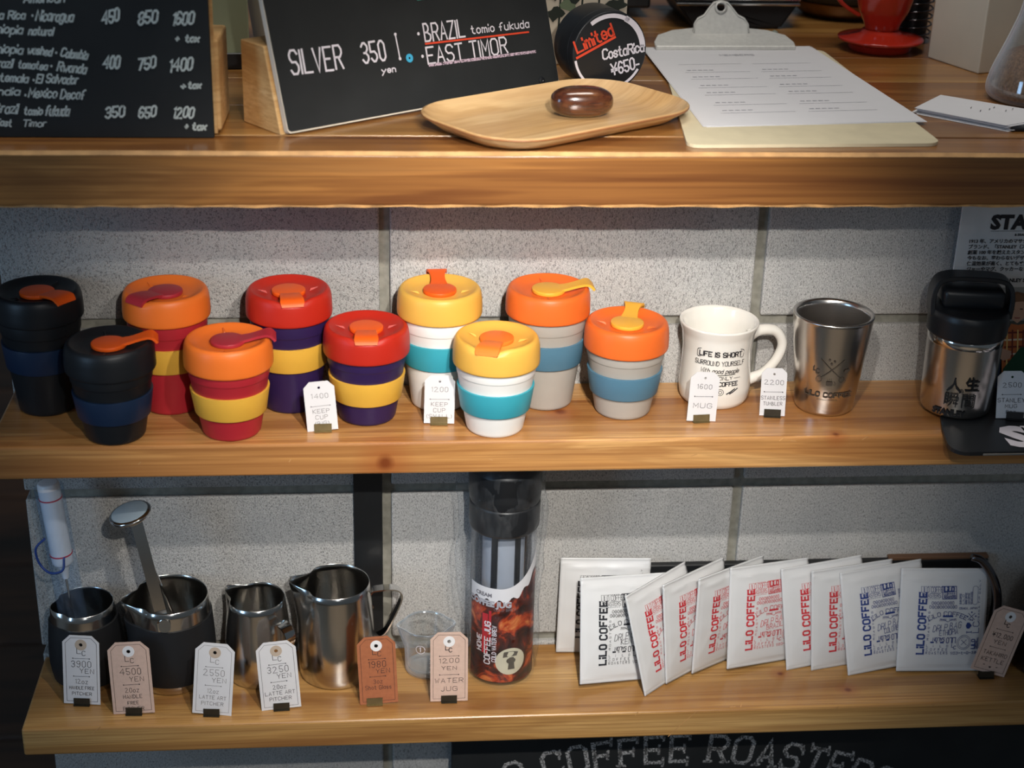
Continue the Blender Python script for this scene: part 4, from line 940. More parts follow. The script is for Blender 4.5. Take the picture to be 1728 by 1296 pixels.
# ================================================================== PRICE TAGS
def price_tag(bpx, bpy, Z, W_, H_, mat, ring, lines, label, group, roll=0, yaw=0, lean=9, clipm='brass', border=False, ink='ink', clipx=0, clipw=.0175):
    b0 = onZ(bpx, bpy, Z)
    t = thing('price_tag', label, 'tag', (b0.x, b0.y+.004, Z), (math.radians(-lean), 0, math.radians(yaw)), group)
    ch = W_*.20; rl = math.radians(roll)
    def R_(x, y): return (x*math.cos(rl)-y*math.sin(rl), x*math.sin(rl)+y*math.cos(rl)+.0012)
    base = [(-W_/2, 0), (W_/2, 0), (W_/2, H_-ch), (W_/2-ch, H_), (-W_/2+ch, H_), (-W_/2, H_-ch)]
    hole = circ(.0013 if not ring else .0021, 14, 0, H_-(.0065 if not ring else .011))
    lift = max(0, -min(R_(*p)[1] for p in base))
    fn3 = lambda x, y, z: (R_(x, y)[0], -z, R_(x, y)[1]+lift)
    bm = NB(); plate(bm, [base, list(reversed(hole))], -.0003, .0003, fn3); out('card', bm, M[mat], t)
    if ring:
        bm = NB(); plate(bm, [circ(.0064, 26, 0, H_-.011), list(reversed(hole))], .0003, .0005, fn3); out('hole_ring', bm, M[ring], t)
    bm = NB(); fp = lambda u, v: fn3(u, v, .0005)
    if border:
        i_ = .0032
        b2 = [(-W_/2+i_, i_), (W_/2-i_, i_), (W_/2-i_, H_-ch-.001), (W_/2-ch-.001, H_-i_), (-W_/2+ch+.001, H_-i_), (-W_/2+i_, H_-ch-.001)]
        b2 = [(x+random.uniform(-.0003, .0003), y+random.uniform(-.0003, .0003)) for x, y in b2]; ribbon(bm, b2+b2[:1], .00035, fp)
    for it in lines:
        if it[0] == '_':
            _, y, wl = it; line(bm, -wl/2, y*H_, wl/2, y*H_+.0003, .0004, fp)
            for sx_ in (-1, 1): poly(bm, circ(.0007, 6, sx_*wl/2, y*H_+.00015), fp)
        elif it[0] == 'H':
            _, x, y, s_ = it; poly(bm, [(x, y*H_), (x+s_, y*H_+s_), (x+s_*.5, y*H_+s_*1.6), (x, y*H_+s_*1.2), (x-s_*.5, y*H_+s_*1.6), (x-s_, y*H_+s_)], fp)
        else:
            s, x, y, h, wd, sx_ = it; write(bm, s, h, fp, x, y*H_, wd, 'c', sx_, 0, .05, 1.9)
    out('handwriting', bm, M[ink], t)
    # folded metal foot holding the card
    cw_ = clipw; bm = NB(); cx = clipx
    strap(bm, [(cx, -.0016, .0085), (cx, -.0016, .0012), (cx, -.0010, .0006), (cx, .0010, .0006), (cx, .0016, .0012), (cx, .0016, .0085)], (1, 0, 0), cw_, .0007)
    strap(bm, [(cx, -.004, .0004), (cx, .006, .0004+.001)], (1, 0, 0), cw_, .0006); out('metal_foot', bm, M[clipm], t); return t
def small(n, *txt):
    L = [(n, 0, .66, .0048, .00045, 1.25), ('_', .50, .019)]
    y = .36
    for s in txt: L.append((s, 0, y, .0040, .00045, 1.15)); y -= .125
    return L
GM = 'price tags on the middle shelf'; GL = 'price tags on the lowest shelf'
price_tag(545, 731, S2, .031, .0515, 'white_tag', None, small('1400', 'KEEP', 'CUP', '(BIG)'), 'white price tag reading 1400 in front of the tall purple cup', GM, roll=4, yaw=3, ink='pencil')
price_tag(741, 719, S2, .031, .0510, 'white_tag', None, small('1200', 'KEEP', 'CUP', '(SMALL)'), 'white price tag reading 1200 in front of the tall white cup', GM, roll=-1, yaw=-2, ink='pencil')
price_tag(1184, 715, S2, .031, .0525, 'white_tag', None, small('1600', '', 'MUG')[:2]+[('MUG', 0, .27, .0050, .00045, 1.5)], 'white price tag reading 1600 MUG in front of the white mug', GM, roll=-4, yaw=4)
price_tag(1304, 706, S2, .0265, .0515, 'white_tag', None, small('2200', 'STAINLESS', 'TUMBLER')[:2]+[('STAINLESS', 0, .34, .0038, .00045, .82), ('TUMBLER', 0, .22, .0036, .00045, .82)], 'white price tag reading 2200 beside the steel tumbler', GM, roll=1, yaw=-8, clipm='dark_clip')
price_tag(1707, 710, S2+.0048, .0300, .0510, 'white_tag', None, small('2500')+[('STANLEY', 0, .34, .0042, .0005, 1.0), ('MUG', 0, .22, .0038, .00045, 1.2), ('8oz', 0, .10, .0038, .00045, 1.2)], 'white price tag reading 2500 on the black display base', GM, roll=4, yaw=-10, clipm='black', clipx=.004)
def big(n, rest, yen='YEN', lc=.0075):
    L = [('L', -.0022, .735, lc*.85, .00055, 1), ('C', .0030, .712, lc*.7, .00055, 1), ('_', .665, .018), (n, 0, .545, .0072, .00055, 1.0), (yen, .006, .455, .0052, .0005, 1.1), ('_', .405, .017)]
    y = .30
    for s, h, sx_ in rest: L.append((s, 0, y, h, .00045, sx_)); y -= .085
    return L
price_tag(138, 1193, S3, .0400, .081, 'white_tag', 'ring_tan', big('3900', [('12oz', .0052, .9), ('HANDLE FREE', .0036, .75), ('PITCHER', .0036, 1)]), 'white luggage tag 3900 YEN in front of the 12oz black pitcher', GL, roll=-1, yaw=-6, border=True, clipm='dark_clip')
price_tag(226, 1209, S3, .0445, .084, 'tan_tag', 'ring_white', big('4500', [('20oz', .0052, .9), ('HANDLE', .0042, .85), ('FREE', .0036, .9), ('PITCHER', .0042, .9)][:4]), 'pinkish tan luggage tag 4500 YEN in front of the 20oz black pitcher', GL, roll=2.5, yaw=-2, border=True, clipm='dark_clip', clipx=-.0)
price_tag(357, 1211, S3, .0425, .084, 'white_tag', 'ring_tan', big('2550', [('12oz', .0048, .9), ('LATTE ART', .0040, .9), ('PITCHER', .0040, 1)]), 'white luggage tag 2550 YEN leaning right before the small steel pitcher', GL, roll=-4, yaw=-5, border=True, ink='pencil', clipm='dark_clip')
price_tag(475, 1201, S3, .0430, .080, 'white_tag', 'ring_tan', big('3250', [('20oz', .0048, .95), ('LATTE ART', .0042, .95), ('PITCHER', .0040, 1)]), 'white luggage tag 3250 YEN between the two steel pitchers', GL, roll=3, yaw=4, border=True, clipm='dark_clip')
price_tag(640, 1192, S3, .0420, .080, 'kraft_tag', 'ring_white', big('1980', [('3oz', .0050, .9), ('Shot Glass', .0048, .8)]), 'brown kraft luggage tag 1980 YEN beside the shot glass', GL, roll=2, yaw=2, border=True, clipm='brass', clipx=-.005)
price_tag(758, 1188, S3, .0415, .0825, 'tan_tag', 'ring_white', [('L', -.002, .745, .0058, .0008, 1), ('C', .0015, .715, .0048, .0008, 1), ('_', .655, .021), ('1200', 0, .56, .0052, .0005, 1.5), ('YEN', 0, .46, .0042, .0005, 1.5), ('_', .385, .021), ('WATER', 0, .27, .0052, .0005, 1.3), ('JUG', 0, .15, .0052, .0005, 1.4)], 'tan luggage tag 1200 YEN WATER JUG before the wrapped jug', GL, roll=0, yaw=0, border=True, clipm='dark_clip')
price_tag(1667, 1147, S3, .0430, .083, 'tan_tag', 'ring_white', [('L', -.002, .745, .0055, .0008, 1), ('C', .0015, .715, .0045, .0008, 1), ('_', .655, .020), ('$12,000', 0, .54, .0052, .0006, .95), ('YEN', 0, .445, .0045, .0005, 1.3), ('_', .385, .019), ('TAKAHIRO', 0, .27, .0045, .0005, .95), ('KETTLE', 0, .17, .0045, .0005, 1.1), ('~', -.008, .09, .004, .0005, 1), ('~', .008, .09, .004, .0005, 1), ('H', 0, .075, .0016)], 'tan luggage tag tilted over in front of the chrome kettle spout', GL, roll=-17, yaw=0, border=True, clipm='dark_clip', clipx=-.001)
# ================================================================== PITCHERS
def pitcher(name, label, x, y, H, rb, rm, rt_, sp_a, sp, sleeve=False, handle=None, belly=None, bulge=0):
    t = thing(name, label, 'pitcher', (x, y, S3), group=None)
    sa_ = math.radians(sp_a); prof = []
    N = 14
    def rr(z):
        q = z/H
        if q < .35: return rb+(rm-rb)*math.sin(q/.35*PI/2)
        return rm+(rt_-rm)*(1-math.cos((q-.35)/.65*PI/2)) if True else rm
    for i in range(N+1):
        z = .003+(H-.003)*i/N; prof.append((rr(z), z))
    inn = [(r-.0009, z) for r, z in reversed(prof)]
    full = [(0, .0012), (rb-.006, .0), (rb-.0015, .0008)]+prof+[(rt_-.00045, H+.0004)]+inn+[(rb-.006, .0035), (0, .003)]
    def fn(px_, py_, z, a, r):
        d_ = math.atan2(math.sin(a-sa_), math.cos(a-sa_)); q = max(0, (z/H-.45)/.55)
        k = sp*q*q*math.exp(-(d_/.30)**2); pinch = -.10*rt_*q*q*math.exp(-((abs(d_)-.62)/.22)**2)
        zz = z+ (.10*sp*q**6*math.exp(-(d_/.3)**2)*3)
        return px_+math.cos(a)*(k+pinch), py_+math.sin(a)*(k+pinch), zz
    bm = NB(); lathe(bm, full, 96, fn=fn); out('body', bm, M['steel'], t, True, angle=70)
    if sleeve:
        z0_, z1_ = sleeve
        sp_ = [(rr(z0_+(z1_-z0_)*i/8)+.0016, z0_+(z1_-z0_)*i/8) for i in range(9)]
        def fs(px_, py_, z, a, r):
            return fn(px_, py_, z, a, r)
        bm = NB(); lathe(bm, [(rr(z0_)-.0003, z0_)]+sp_+[(rr(z1_)-.0003, z1_)], 96, fn=fs, cap=False); out('sleeve', bm, M['sleeve'], t, True, angle=60)
    if handle:
        ha_, pts, wd = handle; h_ = math.radians(ha_); c_, s_ = math.cos(h_), math.sin(h_)
        P = spline([((rr(min(z, H))+d_)*c_, (rr(min(z, H))+d_)*s_, z) for d_, z in pts], 5)
        bm = NB(); strap(bm, P, (-s_, c_, 0), wd, .0016); out('handle', bm, M['chrome'], t, True, angle=40)
    return t
pitcher('milk_pitcher', 'small steel pitcher in a black sleeve holding the milk frother', -.334, -.045, .098, .0345, .0395, .0330, 200, .002, sleeve=(.010, .082))
pitcher('milk_pitcher', 'large steel pitcher in a black sleeve with the thermometer', -.240, -.047, .107, .040, .0465, .0425, 197, .010, sleeve=(.014, .086))
pitcher('milk_pitcher', 'small bare steel pitcher with a short open hook handle', -.145, -.045, .100, .035, .0365, .0315, 150, .009, handle=(-48, [(-.0008, .080), (.007, .0845), (.016, .0840), (.022, .079), (.023, .070), (.019, .060)], lambda q: .015-.003*q))
pitcher('milk_pitcher', 'large bare steel pitcher with a long spout and flat side handle', -.058, -.044, .117, .0415, .0430, .0385, 180, .013, handle=(5, [(-.0006, .100), (.004, .104), (.024, .1045), (.0325, .100), (.0330, .090), (.022, .066), (.012, .048), (.002, .042), (-.0005, .038)], .012))
# thermometer
th = thing('milk_thermometer', 'steel dial thermometer clipped inside the large black-sleeved pitcher', 'thermometer', (0, 0, 0))
dl = onY(222, 873, -.07); tip = Vector((-.243, -.0835, S3+.098))
ax = (dl-tip); nrm = Vector((-.22, -.10, .97)).normalized()
Mx = Matrix.Translation(dl) @ nrm.to_track_quat('Z', 'Y').to_matrix().to_4x4()
bm = NB(); lathe(bm, rnd([(0, 0), (.018, 0), (.0225, .0035), (.0225, .006), (.021, .0072), (0, .0085)], .0008), 40); bm.transform(Mx); out('dial_case', bm, M['chrome'], th, True, angle=50)
bm = NB(); lathe(bm, [(0, .0089), (.018, .0082), (.0196, .0074)], 32, cap=False); bm.transform(Mx); out('dial_glass', bm, plain('dial_glass', rgb(170, 188, 200), .08, metal=.3), th, True)
bm = NB(); sd = Vector((1, .25, 0)).normalized()
a0 = dl+Vector((.004, 0, -.002)); path = [a0, a0.lerp(tip, .45), a0.lerp(tip, .96), tip+Vector((.001, -.002, .002)), tip+Vector((.0015, -.0065, .0)), tip+Vector((.002, -.0075, -.010))]
strap(bm, path, sd, .0125, .0012); out('flat_clip', bm, M['chrome'], th)
bm = NB(); plate(bm, [rrect(-.0065, .0065, -.012, .004, .006, 4)], -.0007, .0007, lambda x, y, z: (tip.x+.003+x, tip.y-.0085+z, tip.z+.001+y)); out('clip_end', bm, M['chrome'], th)
bm = NB(); e = Vector((-.224, -.045, S3+.035)); tube(bm, [dl+Vector((.001, 0, -.001)), dl.lerp(e, .5), e], .0019, 10); out('stem', bm, M['chrome'], th, True)
bm = NB(); q = dl.lerp(e, .14); box(bm, q.x-.004, q.x+.005, q.y-.0045, q.y+.0045, q.z-.006, q.z+.006, .001, 1); out('stem_block', bm, M['chrome'], th)
# milk frother
f0 = onY(80, 812, -.05); f1 = Vector((-.338, -.052, S3+.0045)); axd = (f0-f1).normalized(); Lf = min((f0-f1).length, (S2-.0357-.003-f1.z)/axd.z)
fr = thing('milk_frother', 'white battery milk frother in a clear tube standing in a pitcher', 'frother', f1)
Mq = axd.to_track_quat('Z', 'Y').to_matrix().to_4x4()
def along_f(prof, nm, mt, seg=28, **k):
    bm = NB(); lathe(bm, prof, seg, **k); bm.transform(Mq); return out(nm, bm, mt, fr, True, angle=40)
zh = Lf-.100
along_f(rnd([(0, zh), (.0105, zh), (.0115, zh+.004), (.0118, Lf-.004), (.0105, Lf-.001), (0, Lf-.001)], .002), 'handle', M['white_plastic'])
along_f([(.0116, zh+.012), (.0121, zh+.012), (.0121, zh+.0135), (.0116, zh+.0135)], 'red_ring', M['red_ring'], cap=False)
along_f([(.0118, Lf-.020), (.0123, Lf-.020), (.0123, Lf-.0185), (.0118, Lf-.0185)], 'red_ring', M['red_ring'], cap=False)
along_f([(0, zh-.018), (.0035, zh-.018), (.0048, zh-.008), (.008, zh+.001), (0, zh+.001)], 'nose_cone', M['white_plastic'])
along_f([(0, .004), (.0013, .004), (.0013, zh-.017), (0, zh-.017)], 'shaft', M['chrome'], 12)
along_f(rnd([(0, .001), (.011, .001), (.0115, .0035), (0, .0035)], .0008), 'whisk_coil', M['chrome'])
along_f([(.0148, .0), (.0152, Lf-.006)], 'clear_tube', M['tube'], 32, cap=False)
along_f(rnd([(0, .001), (.0145, .001), (.0145, .045), (0, .047)], .001), 'paper_insert', M['white_plastic']) if False else None
bm = NB(); q = onY(78, 925, -.055)-f1; tube(bm, spline([q+Vector((.0, .0, .012)), q+Vector((-.010, -.004, .002)), q+Vector((-.008, -.004, -.016)), q+Vector((.003, -.008, -.026)), q+Vector((.017, -.010, -.022)), q+Vector((.019, -.006, -.008))], 5), .0013, 8); out('blue_strap', bm, M['blue_strap'], fr, True)
# ================================================================== SHOT GLASS
sg_ = thing('shot_glass', 'small clear measuring shot glass with two pour lips', 'glass', (.0435, -.046, S3))
def sgf(px_, py_, z, a, r):
    q = max(0, z/.060-.55)/.45; d1 = math.atan2(math.sin(a-PI*1.02), math.cos(a-PI*1.02)); d2 = math.atan2(math.sin(a-.02), math.cos(a-.02))
    k = .0065*q*q*(math.exp(-(d1/.28)**2)+math.exp(-(d2/.28)**2)); return px_+math.cos(a)*k, py_+math.sin(a)*k, z
sgp = rnd([(0, 0), (.0215, 0), (.0235, .003), (.0245, .03), (.0270, .0600), (.0262, .0608), (.0250, .0600), (.0225, .03), (.0212, .009), (0, .0075)], .0015, 3)
bm = NB(); lathe(bm, sgp, 64, fn=sgf); out('glass', bm, M['glass'], sg_, True)
bm = NB(); lathe(bm, [(.0252, .0592), (.0258, .0612), (.0268, .0612), (.0274, .0594), (.0264, .0584), (.0252, .0592)], 64, fn=sgf, cap=False); out('rim', bm, M['glass_edge'], sg_, True)
bm = NB(); lathe(bm, rnd([(0, .0012), (.0205, .0012), (.0218, .003), (.0218, .0075), (0, .0070)], .001, 2), 48); out('thick_base', bm, M['glass_edge'], sg_, True, angle=50)
def onsg(u, v): r = .0249+(v/.06)*.0014; a = -PI/2+.1+u/r; return (r*math.cos(a), r*math.sin(a), v)
bm = NB()
for i, z in enumerate((.012, .018, .024, .030)): line(bm, .0, z, .006, z, .0006, onsg, 2); write(bm, ['1', '1', '2', '2'][i], .003, onsg, .009, z-.0015, .0005)
ribbon(bm, circ(.0052, 17, -.010, .042), .0008, onsg); write(bm, '1', .0055, onsg, -.0108, .0395, .0012, sx=1)
out('measure_marks', bm, M['chalk_w'], sg_)
# ================================================================== WRAPPED JUG
jg = thing('cold_brew_jug', 'tall clear cold-brew jug with black lid wrapped in plastic film', 'jug', (.1285, -.049, S3))
Rj = .0365
bm = NB(); lathe(bm, [(0, 0), (Rj-.002, 0), (Rj, .003), (Rj, .190), (Rj-.0018, .190), (Rj-.0018, .006), (0, .0045)], 56); out('clear_body', bm, M['clear'], jg, True, angle=50)
bm = NB(); lathe(bm, rnd([(0, .190), (Rj+.0005, .190), (Rj+.0025, .194), (Rj+.0025, .222), (Rj+.0012, .2235), (Rj+.0022, .225), (Rj+.0035, .234), (Rj+.0035, .262), (Rj-.002, .272), (0, .274)], .0012, 2), 56); out('lid', bm, M['black'], jg, True, angle=35)
bm = NB(); lathe(bm, rnd([(0, .014), (.022, .014), (.0235, .016), (.0235, .189), (0, .189)], .001), 36); out('filter_mesh', bm, plain('filter_mesh', rgb(176, 182, 190), .6), jg, True, angle=40)
for k in range(4):
    a = math.radians(-118+k*62); bm = NB(); box(bm, -.0035, .0035, -.0010, .0012, .014, .1895, .0004, 1)
    bm.transform(Matrix.Rotation(a+PI/2, 4, 'Z') @ Matrix.Translation((0, -.0248, 0))); out('filter_rib', bm, M['black'], jg)
def onj(u, v, off=.0006): r = Rj+off; a = -PI/2+u/r; return (r*math.cos(a), r*math.sin(a), v)
# printed sleeve: coffee picture with a white curved top band
m, nt, b = newmat('coffee_picture'); tcn = nt.nodes.new('ShaderNodeTexCoord').outputs['Object']
f1_ = noise(nt, mapping(nt, tcn, (1, 1, 1), (3, 2, 0)), 34, 5, .6, 1.2)
nt.links.new(ramp(nt, f1_, [(.38, rgb(34, 16, 14)), (.52, rgb(84, 28, 18)), (.60, rgb(176, 62, 26)), (.70, rgb(214, 130, 70))]), b.inputs['Base Color']); b.inputs['Roughness'].default_value = .35
bm = NB(); n = 40
def topc(u): return .128+.024*((u/.04)+.15)**2 if u > -.006 else .128
cols = []
for i in range(n+1):
    u = -.046+.092*i/n; cols.append([bm.verts.new(onj(u, z)) for z in (.006, .04, .08, topc(u)-.016)])
for A_, B_ in zip(cols, cols[1:]):
    for k in range(3): bm.faces.new((A_[k], B_[k], B_[k+1], A_[k+1]))
out('picture_sleeve', bm, m, jg, True)
bm = NB(); cols = []
for i in range(n+1):
    u = -.046+.092*i/n; cols.append([bm.verts.new(onj(u, z, .0009)) for z in (topc(u)-.017-.003*math.sin(i), topc(u))])
for A_, B_ in zip(cols, cols[1:]): bm.faces.new((A_[0], B_[0], B_[1], A_[1]))
out('white_band', bm, M['paper'], jg, True)
bm = NB(); fj = lambda u, v: onj(u, v, .0013); disc(bm, .008, .034, .0175, fj); out('round_picture', bm, plain('round_pic', rgb(206, 200, 176), .5), jg)
bm = NB(); fj2 = lambda u, v: onj(u, v, .0021); fj3 = lambda u, v: onj(u+.001, v+.010, .0021); poly(bm, [(-.002, .030), (.014, .031), (.016, .036), (.008, .038), (-.001, .037)], fj3); poly(bm, [(.004, .014), (.012, .014), (.0105, .030), (.0055, .030)], fj3); poly(bm, circ(.0055, 12, .0075, .0255, ry=.004), fj3); out('dripper_print', bm, plain('dripper_print', rgb(84, 78, 68), .6), jg)
bm = NB(); fwrite(bm, 'CREAM', .0065, fj, -.036, .1165, .0002);  write(bm, 'COLD BREW', .0032, fj, -.012, .1000, .0004)
out('label_lettering', bm, plain('label_grey', rgb(120, 118, 126), .6), jg)
bm = NB(); fwrite(bm, 'COFFEE JUG', .0098, lambda u, v: onj(u, v, .0016), -.046, .1050, .0006); out('label_title', bm, plain('label_pale_grey', rgb(176, 176, 184), .6), jg)
bm = NB(); write(bm, 'COFFEE JUG', .0066, fj2, -.016, .030, .0014, 'l', 1.0, rot=PI/2); write(bm, 'COLD WATER BREW', .0046, fj2, -.009, .034, .0008, 'l', .8, rot=PI/2); write(bm, 'HOME', .006, fj2, -.027, .045, .0012, 'l', 1, rot=PI/2); out('white_lettering', bm, M['chalk_w'], jg)
bm = NB(); line(bm, -.0225, .045, -.0225, .092, .007, fj, 1); line(bm, -.0225+.006, .06, -.0225+.006, .098, .003, fj, 1); out('red_stripe', bm, plain('label_red', rgb(186, 30, 44), .5), jg)
# crumpled film
bm = NB(); random.seed(5)
rows = []
for i in range(26):
    z = .001+.294*i/25; row = []
    for k in range(72):
        a = 2*PI*k/72; r = Rj+.0040+.0018*math.sin(3*a+z*40)+.0012*math.sin(7*a-z*90)+.0009*math.sin(13*a+z*150)
        if z > .05: r += .012*math.exp(-((math.atan2(math.sin(a-PI*1.0), math.cos(a-PI*1.0)))/.22)**2)*min(1, (z-.05)/.08)
        if z > .05: r += .006*math.exp(-((math.atan2(math.sin(a-.1), math.cos(a-.1)))/.2)**2)*min(1, (z-.05)/.08)
        if math.sin(a) > 0: r = min(r, .046/max(.3, math.sin(a)))
        row.append(bm.verts.new((r*math.cos(a), r*math.sin(a), z)))
    rows.append(row)
for A_, B_ in zip(rows, rows[1:]):
    for k in range(72): bm.faces.new((A_[k], A_[(k+1) % 72], B_[(k+1) % 72], B_[k]))
out('film_wrap', bm, M['film'], jg, True)
# ================================================================== DRIP BAG POUCHES
wbb = thing('low_board', 'low dark board with a brown top edge behind the coffee pouches', 'board', (.285, -.010, S3))
bm = NB(); box(bm, 0, .42, 0, .0092, 0, .1085, .0012, 1); out('body', bm, M['blacksteel'], wbb)
bm = NB(); box(bm, .30, .42, 0, .0092, .1087, .1125, .0006, 1); out('brown_lip', bm, plain('brown_lip', rgb(112, 82, 60), .6), wbb)
WB, HB = .104, .121
def bulge(u, v):
    a, b_ = u/WB, v/HB
    e = max(0.0, 1-abs(2*a)**2.6)*max(0.0, 1-abs(2*b_-1)**2.6)
    if v > HB-.009 or v < .007 or abs(u) > WB/2-.004: e = 0
    return .0052*e + .0008*math.sin(a*9+b_*5)*e+.0006*math.sin(b_*21+a*6)*e+.0007*math.exp(-((a+.45*b_-.35)/.035)**2)*e+.0007*math.exp(-((a-.7*b_+.55)/.03)**2)*e+.0008*math.exp(-((b_-.90)/.02)**2)*(.5+.5*math.sin(a*16))
def front(u, v, off=.0): return (u, -(.0007+bulge(u, v)+off), v)
def pouch_mesh():
    bm = NB(); nx, ny = 34, 64; F_, K_ = [], []
    for j in range(ny+1):
        v = HB*j/ny; F_.append([]); K_.append([])
        for i in range(nx+1):
            u = -WB/2+WB*i/nx; ridge = .0006*math.sin(v*2400) if (v > HB-.009 or v < .007) else 0
            F_[-1].append(bm.verts.new((u, -(.0007+bulge(u, v)+ridge), v))); K_[-1].append(bm.verts.new((u, .0007+bulge(u, v)*.35, v)))
    for j in range(ny):
        for i in range(nx):
            bm.faces.new((F_[j][i], F_[j][i+1], F_[j+1][i+1], F_[j+1][i])); bm.faces.new((K_[j][i], K_[j+1][i], K_[j+1][i+1], K_[j][i+1]))
    for j in range(ny):
        bm.faces.new((F_[j][0], F_[j+1][0], K_[j+1][0], K_[j][0])); bm.faces.new((F_[j][nx], K_[j][nx], K_[j+1][nx], F_[j+1][nx]))
    for i in range(nx):
        bm.faces.new((F_[0][i], K_[0][i], K_[0][i+1], F_[0][i+1])); bm.faces.new((F_[ny][i], F_[ny][i+1], K_[ny][i+1], K_[ny][i]))
    return bm
def bag_print(country):
    """coordinates follow the ETHIOPIA pouch: px (1508..1660, 1127..945) -> mm"""
    bm = NB(); f = lambda u, v: front(u, v, .0006)
    X = lambda z: -WB/2+.0035+(z-780)/6.30*.001; Y = lambda z: .0005+(937-z)/6.45*.001   # from the zoomed view
    write(bm, 'LILO COFFEE', .0058, f, X(905), Y(335), .00048, 'l', .58, 0, .01, 1.3)
    write(bm, 'ROASTERS', .0046, f, X(918), Y(372), .00048, 'l', .66, 0, .01, 1.3)
    for k in range(9):
        for yy in (292, 382): line(bm, X(903+k*16), Y(yy), X(913+k*16), Y(yy), .0004, f)
    ribbon(bm, [(X(1060), Y(292)), (X(1168), Y(292)), (X(1172), Y(384)), (X(1062), Y(384)), (X(1060), Y(292))], .0008, f)
    write(bm, 'LiLO', .0052, f, X(1078), Y(330), .0015, 'l', .80, 0, 0, 1.6)
    write(bm, 'COFFEE', .0040, f, X(1072), Y(358), .0006, 'l', .72, 0, 0, 1.3); write(bm, 'ROASTERS', .0022, f, X(1074), Y(378), .0006, 'l', .95, 0, 0, 1.3)
    for r_, (xa, xb, yy) in enumerate(((980, 1155, 422), (965, 1178, 452))):     # two rows of bubble letters
        n_ = 9 if r_ == 0 else 11; hh = .0019
        for k in range(n_):
            cx = X(xa+(xb-xa)*(k+.5)/n_); cy = Y(yy-8); ribbon(bm, [(cx+hh*.62*math.cos(t), cy+hh*math.sin(t)) for t in [q*PI/3+.3*(k % 3) for q in range(7)]], .0005, f)
            if k % 2: line(bm, cx-.0008, cy, cx+.0008, cy, .0004, f)
    write(bm, 'LiLO COFFEE', .0072, f, X(892), Y(803), .0023, 'l', 1.27, 0, 0, 1.5, .7, rot=PI/2) if False else write(bm, 'LiLO COFFEE', .0078, f, X(943), Y(803), .0020, 'l', .96, 0, 0, 2.1, .6, rot=PI/2)
    write(bm, 'ROASTERS', .0019, f, X(975), Y(697), .0003, 'l', 2.0, 0, 0, 3.1, rot=PI/2)
    write(bm, 'LiLO COFFEE', .0048, f, X(1110), Y(510), .0007, 'c', 1.08, 0, 0, 1.6, .5, 0, .045)
    poly(bm, [(X(1072), Y(522)), (X(1150), Y(522)), (X(1150), Y(508)), (X(1072), Y(508))], f)
    for sgn in (-1, 1):
        ribbon(bm, [(X(1112), Y(558)), (X(1112+sgn*30), Y(540)), (X(1112+sgn*62), Y(536))], .0005, f)
        for k in range(5): line(bm, X(1112+sgn*(14+k*11)), Y(534), X(1112+sgn*(18+k*11)), Y(550), .0006, f)
    for k, c in enumerate('DRIP'): write(bm, c, .0074, f, X(1000+k*28), Y(630-k*3), .00055, 'l', .68, .15, .03)
    for k, c in enumerate('BAG'): write(bm, c, .0072, f, X(1127+k*33), Y(612-k*3), .00055, 'l', .70, .15, .03)
    write(bm, country, .0058, f, X(1050), Y(660), .00055, 'l', 158/6.3*.001/(sum(max(p[0] for st in G[c] for p in st)+1.4 for c in country)*.0062/6), .12, .03, 1.4, rot=.08)
    write(bm, 'LILO', .0065, f, X(1176), Y(676), .0008, 'l', .62, 0, 0, 1.4, rot=PI); write(bm, 'SALON', .0044, f, X(1092), Y(676), .0007, 'l', .72, 0, 0, 1.4, rot=PI)
    for xx in (990, 1062): poly(bm, [(X(xx), Y(720)), (X(xx+26), Y(720)), (X(xx+26), Y(708)), (X(xx), Y(708))], f)
    write(bm, 'SI', .0018, f, X(1030), Y(720), .0003)
    for k, c in enumerate('LiLO'): write(bm, c, .0026, f, X(965+k*49), Y(750), .0004, 'l', .95)
    for k, c in enumerate('COFFEE'): write(bm, c, .0028, f, X(965+k*29), Y(779), .0004, 'l', .95)
    for k, c in enumerate('ROASTERS'): write(bm, c, .0030, f, X(963+k*21.5), Y(806), .0004, 'l', .78)
    write(bm, 'L', .0042, f, X(1150), Y(752), .0006); write(bm, 'C', .0038, f, X(1168), Y(766), .0006)
    fwrite(bm, 'リロコーヒーロースターズ', .0044, f, X(1143), Y(808), .0001, 'LEFT', .74)
    for r_ in (.0085, .0068): ribbon(bm, circ(r_, 24, X(1242), Y(715))+[(X(1242)+r_, Y(715))], .0004, f)
    for sgn in (-1, 1): line(bm, X(1242)-sgn*.0035, Y(735), X(1242)+sgn*.0035, Y(695), .0005, f)
    for sgn in (-1, 1): line(bm, X(1292)-sgn*.004, Y(545), X(1292)+sgn*.004, Y(495), .0006, f)
    for (xx, yy) in ((1292, 487), (1262, 520), (1325, 518), (1285, 545), (1300, 548)): poly(bm, circ(.0010, 7, X(xx), Y(yy)), f)
    write(bm, 'OSAKA, JAPAN', .0024, f, X(1195), Y(464), .0004, 'l', .95)
    poly(bm, [(X(1300), Y(590)), (X(1280), Y(566)), (X(1262), Y(568)), (X(1254), Y(590)), (X(1262), Y(612)), (X(1280), Y(614))], f); line(bm, X(1262), Y(640), X(1300), Y(640), .0008, f); line(bm, X(1262), Y(632), X(1262), Y(648), .0006, f); line(bm, X(1300), Y(632), X(1300), Y(648), .0006, f)
    write(bm, 'LC', .0074, f, X(1356), Y(645), .0007, 'l', 1.1, rot=PI/2); write(bm, 'OSAKA TIP DAILY', .0018, f, X(1354), Y(560), .0003, 'l', 2.0, 0, 0, 2.6, rot=PI/2)
    write(bm, 'LILO', .0042, f, X(1330), Y(766), .0010, 'l', .95, rot=PI/2)
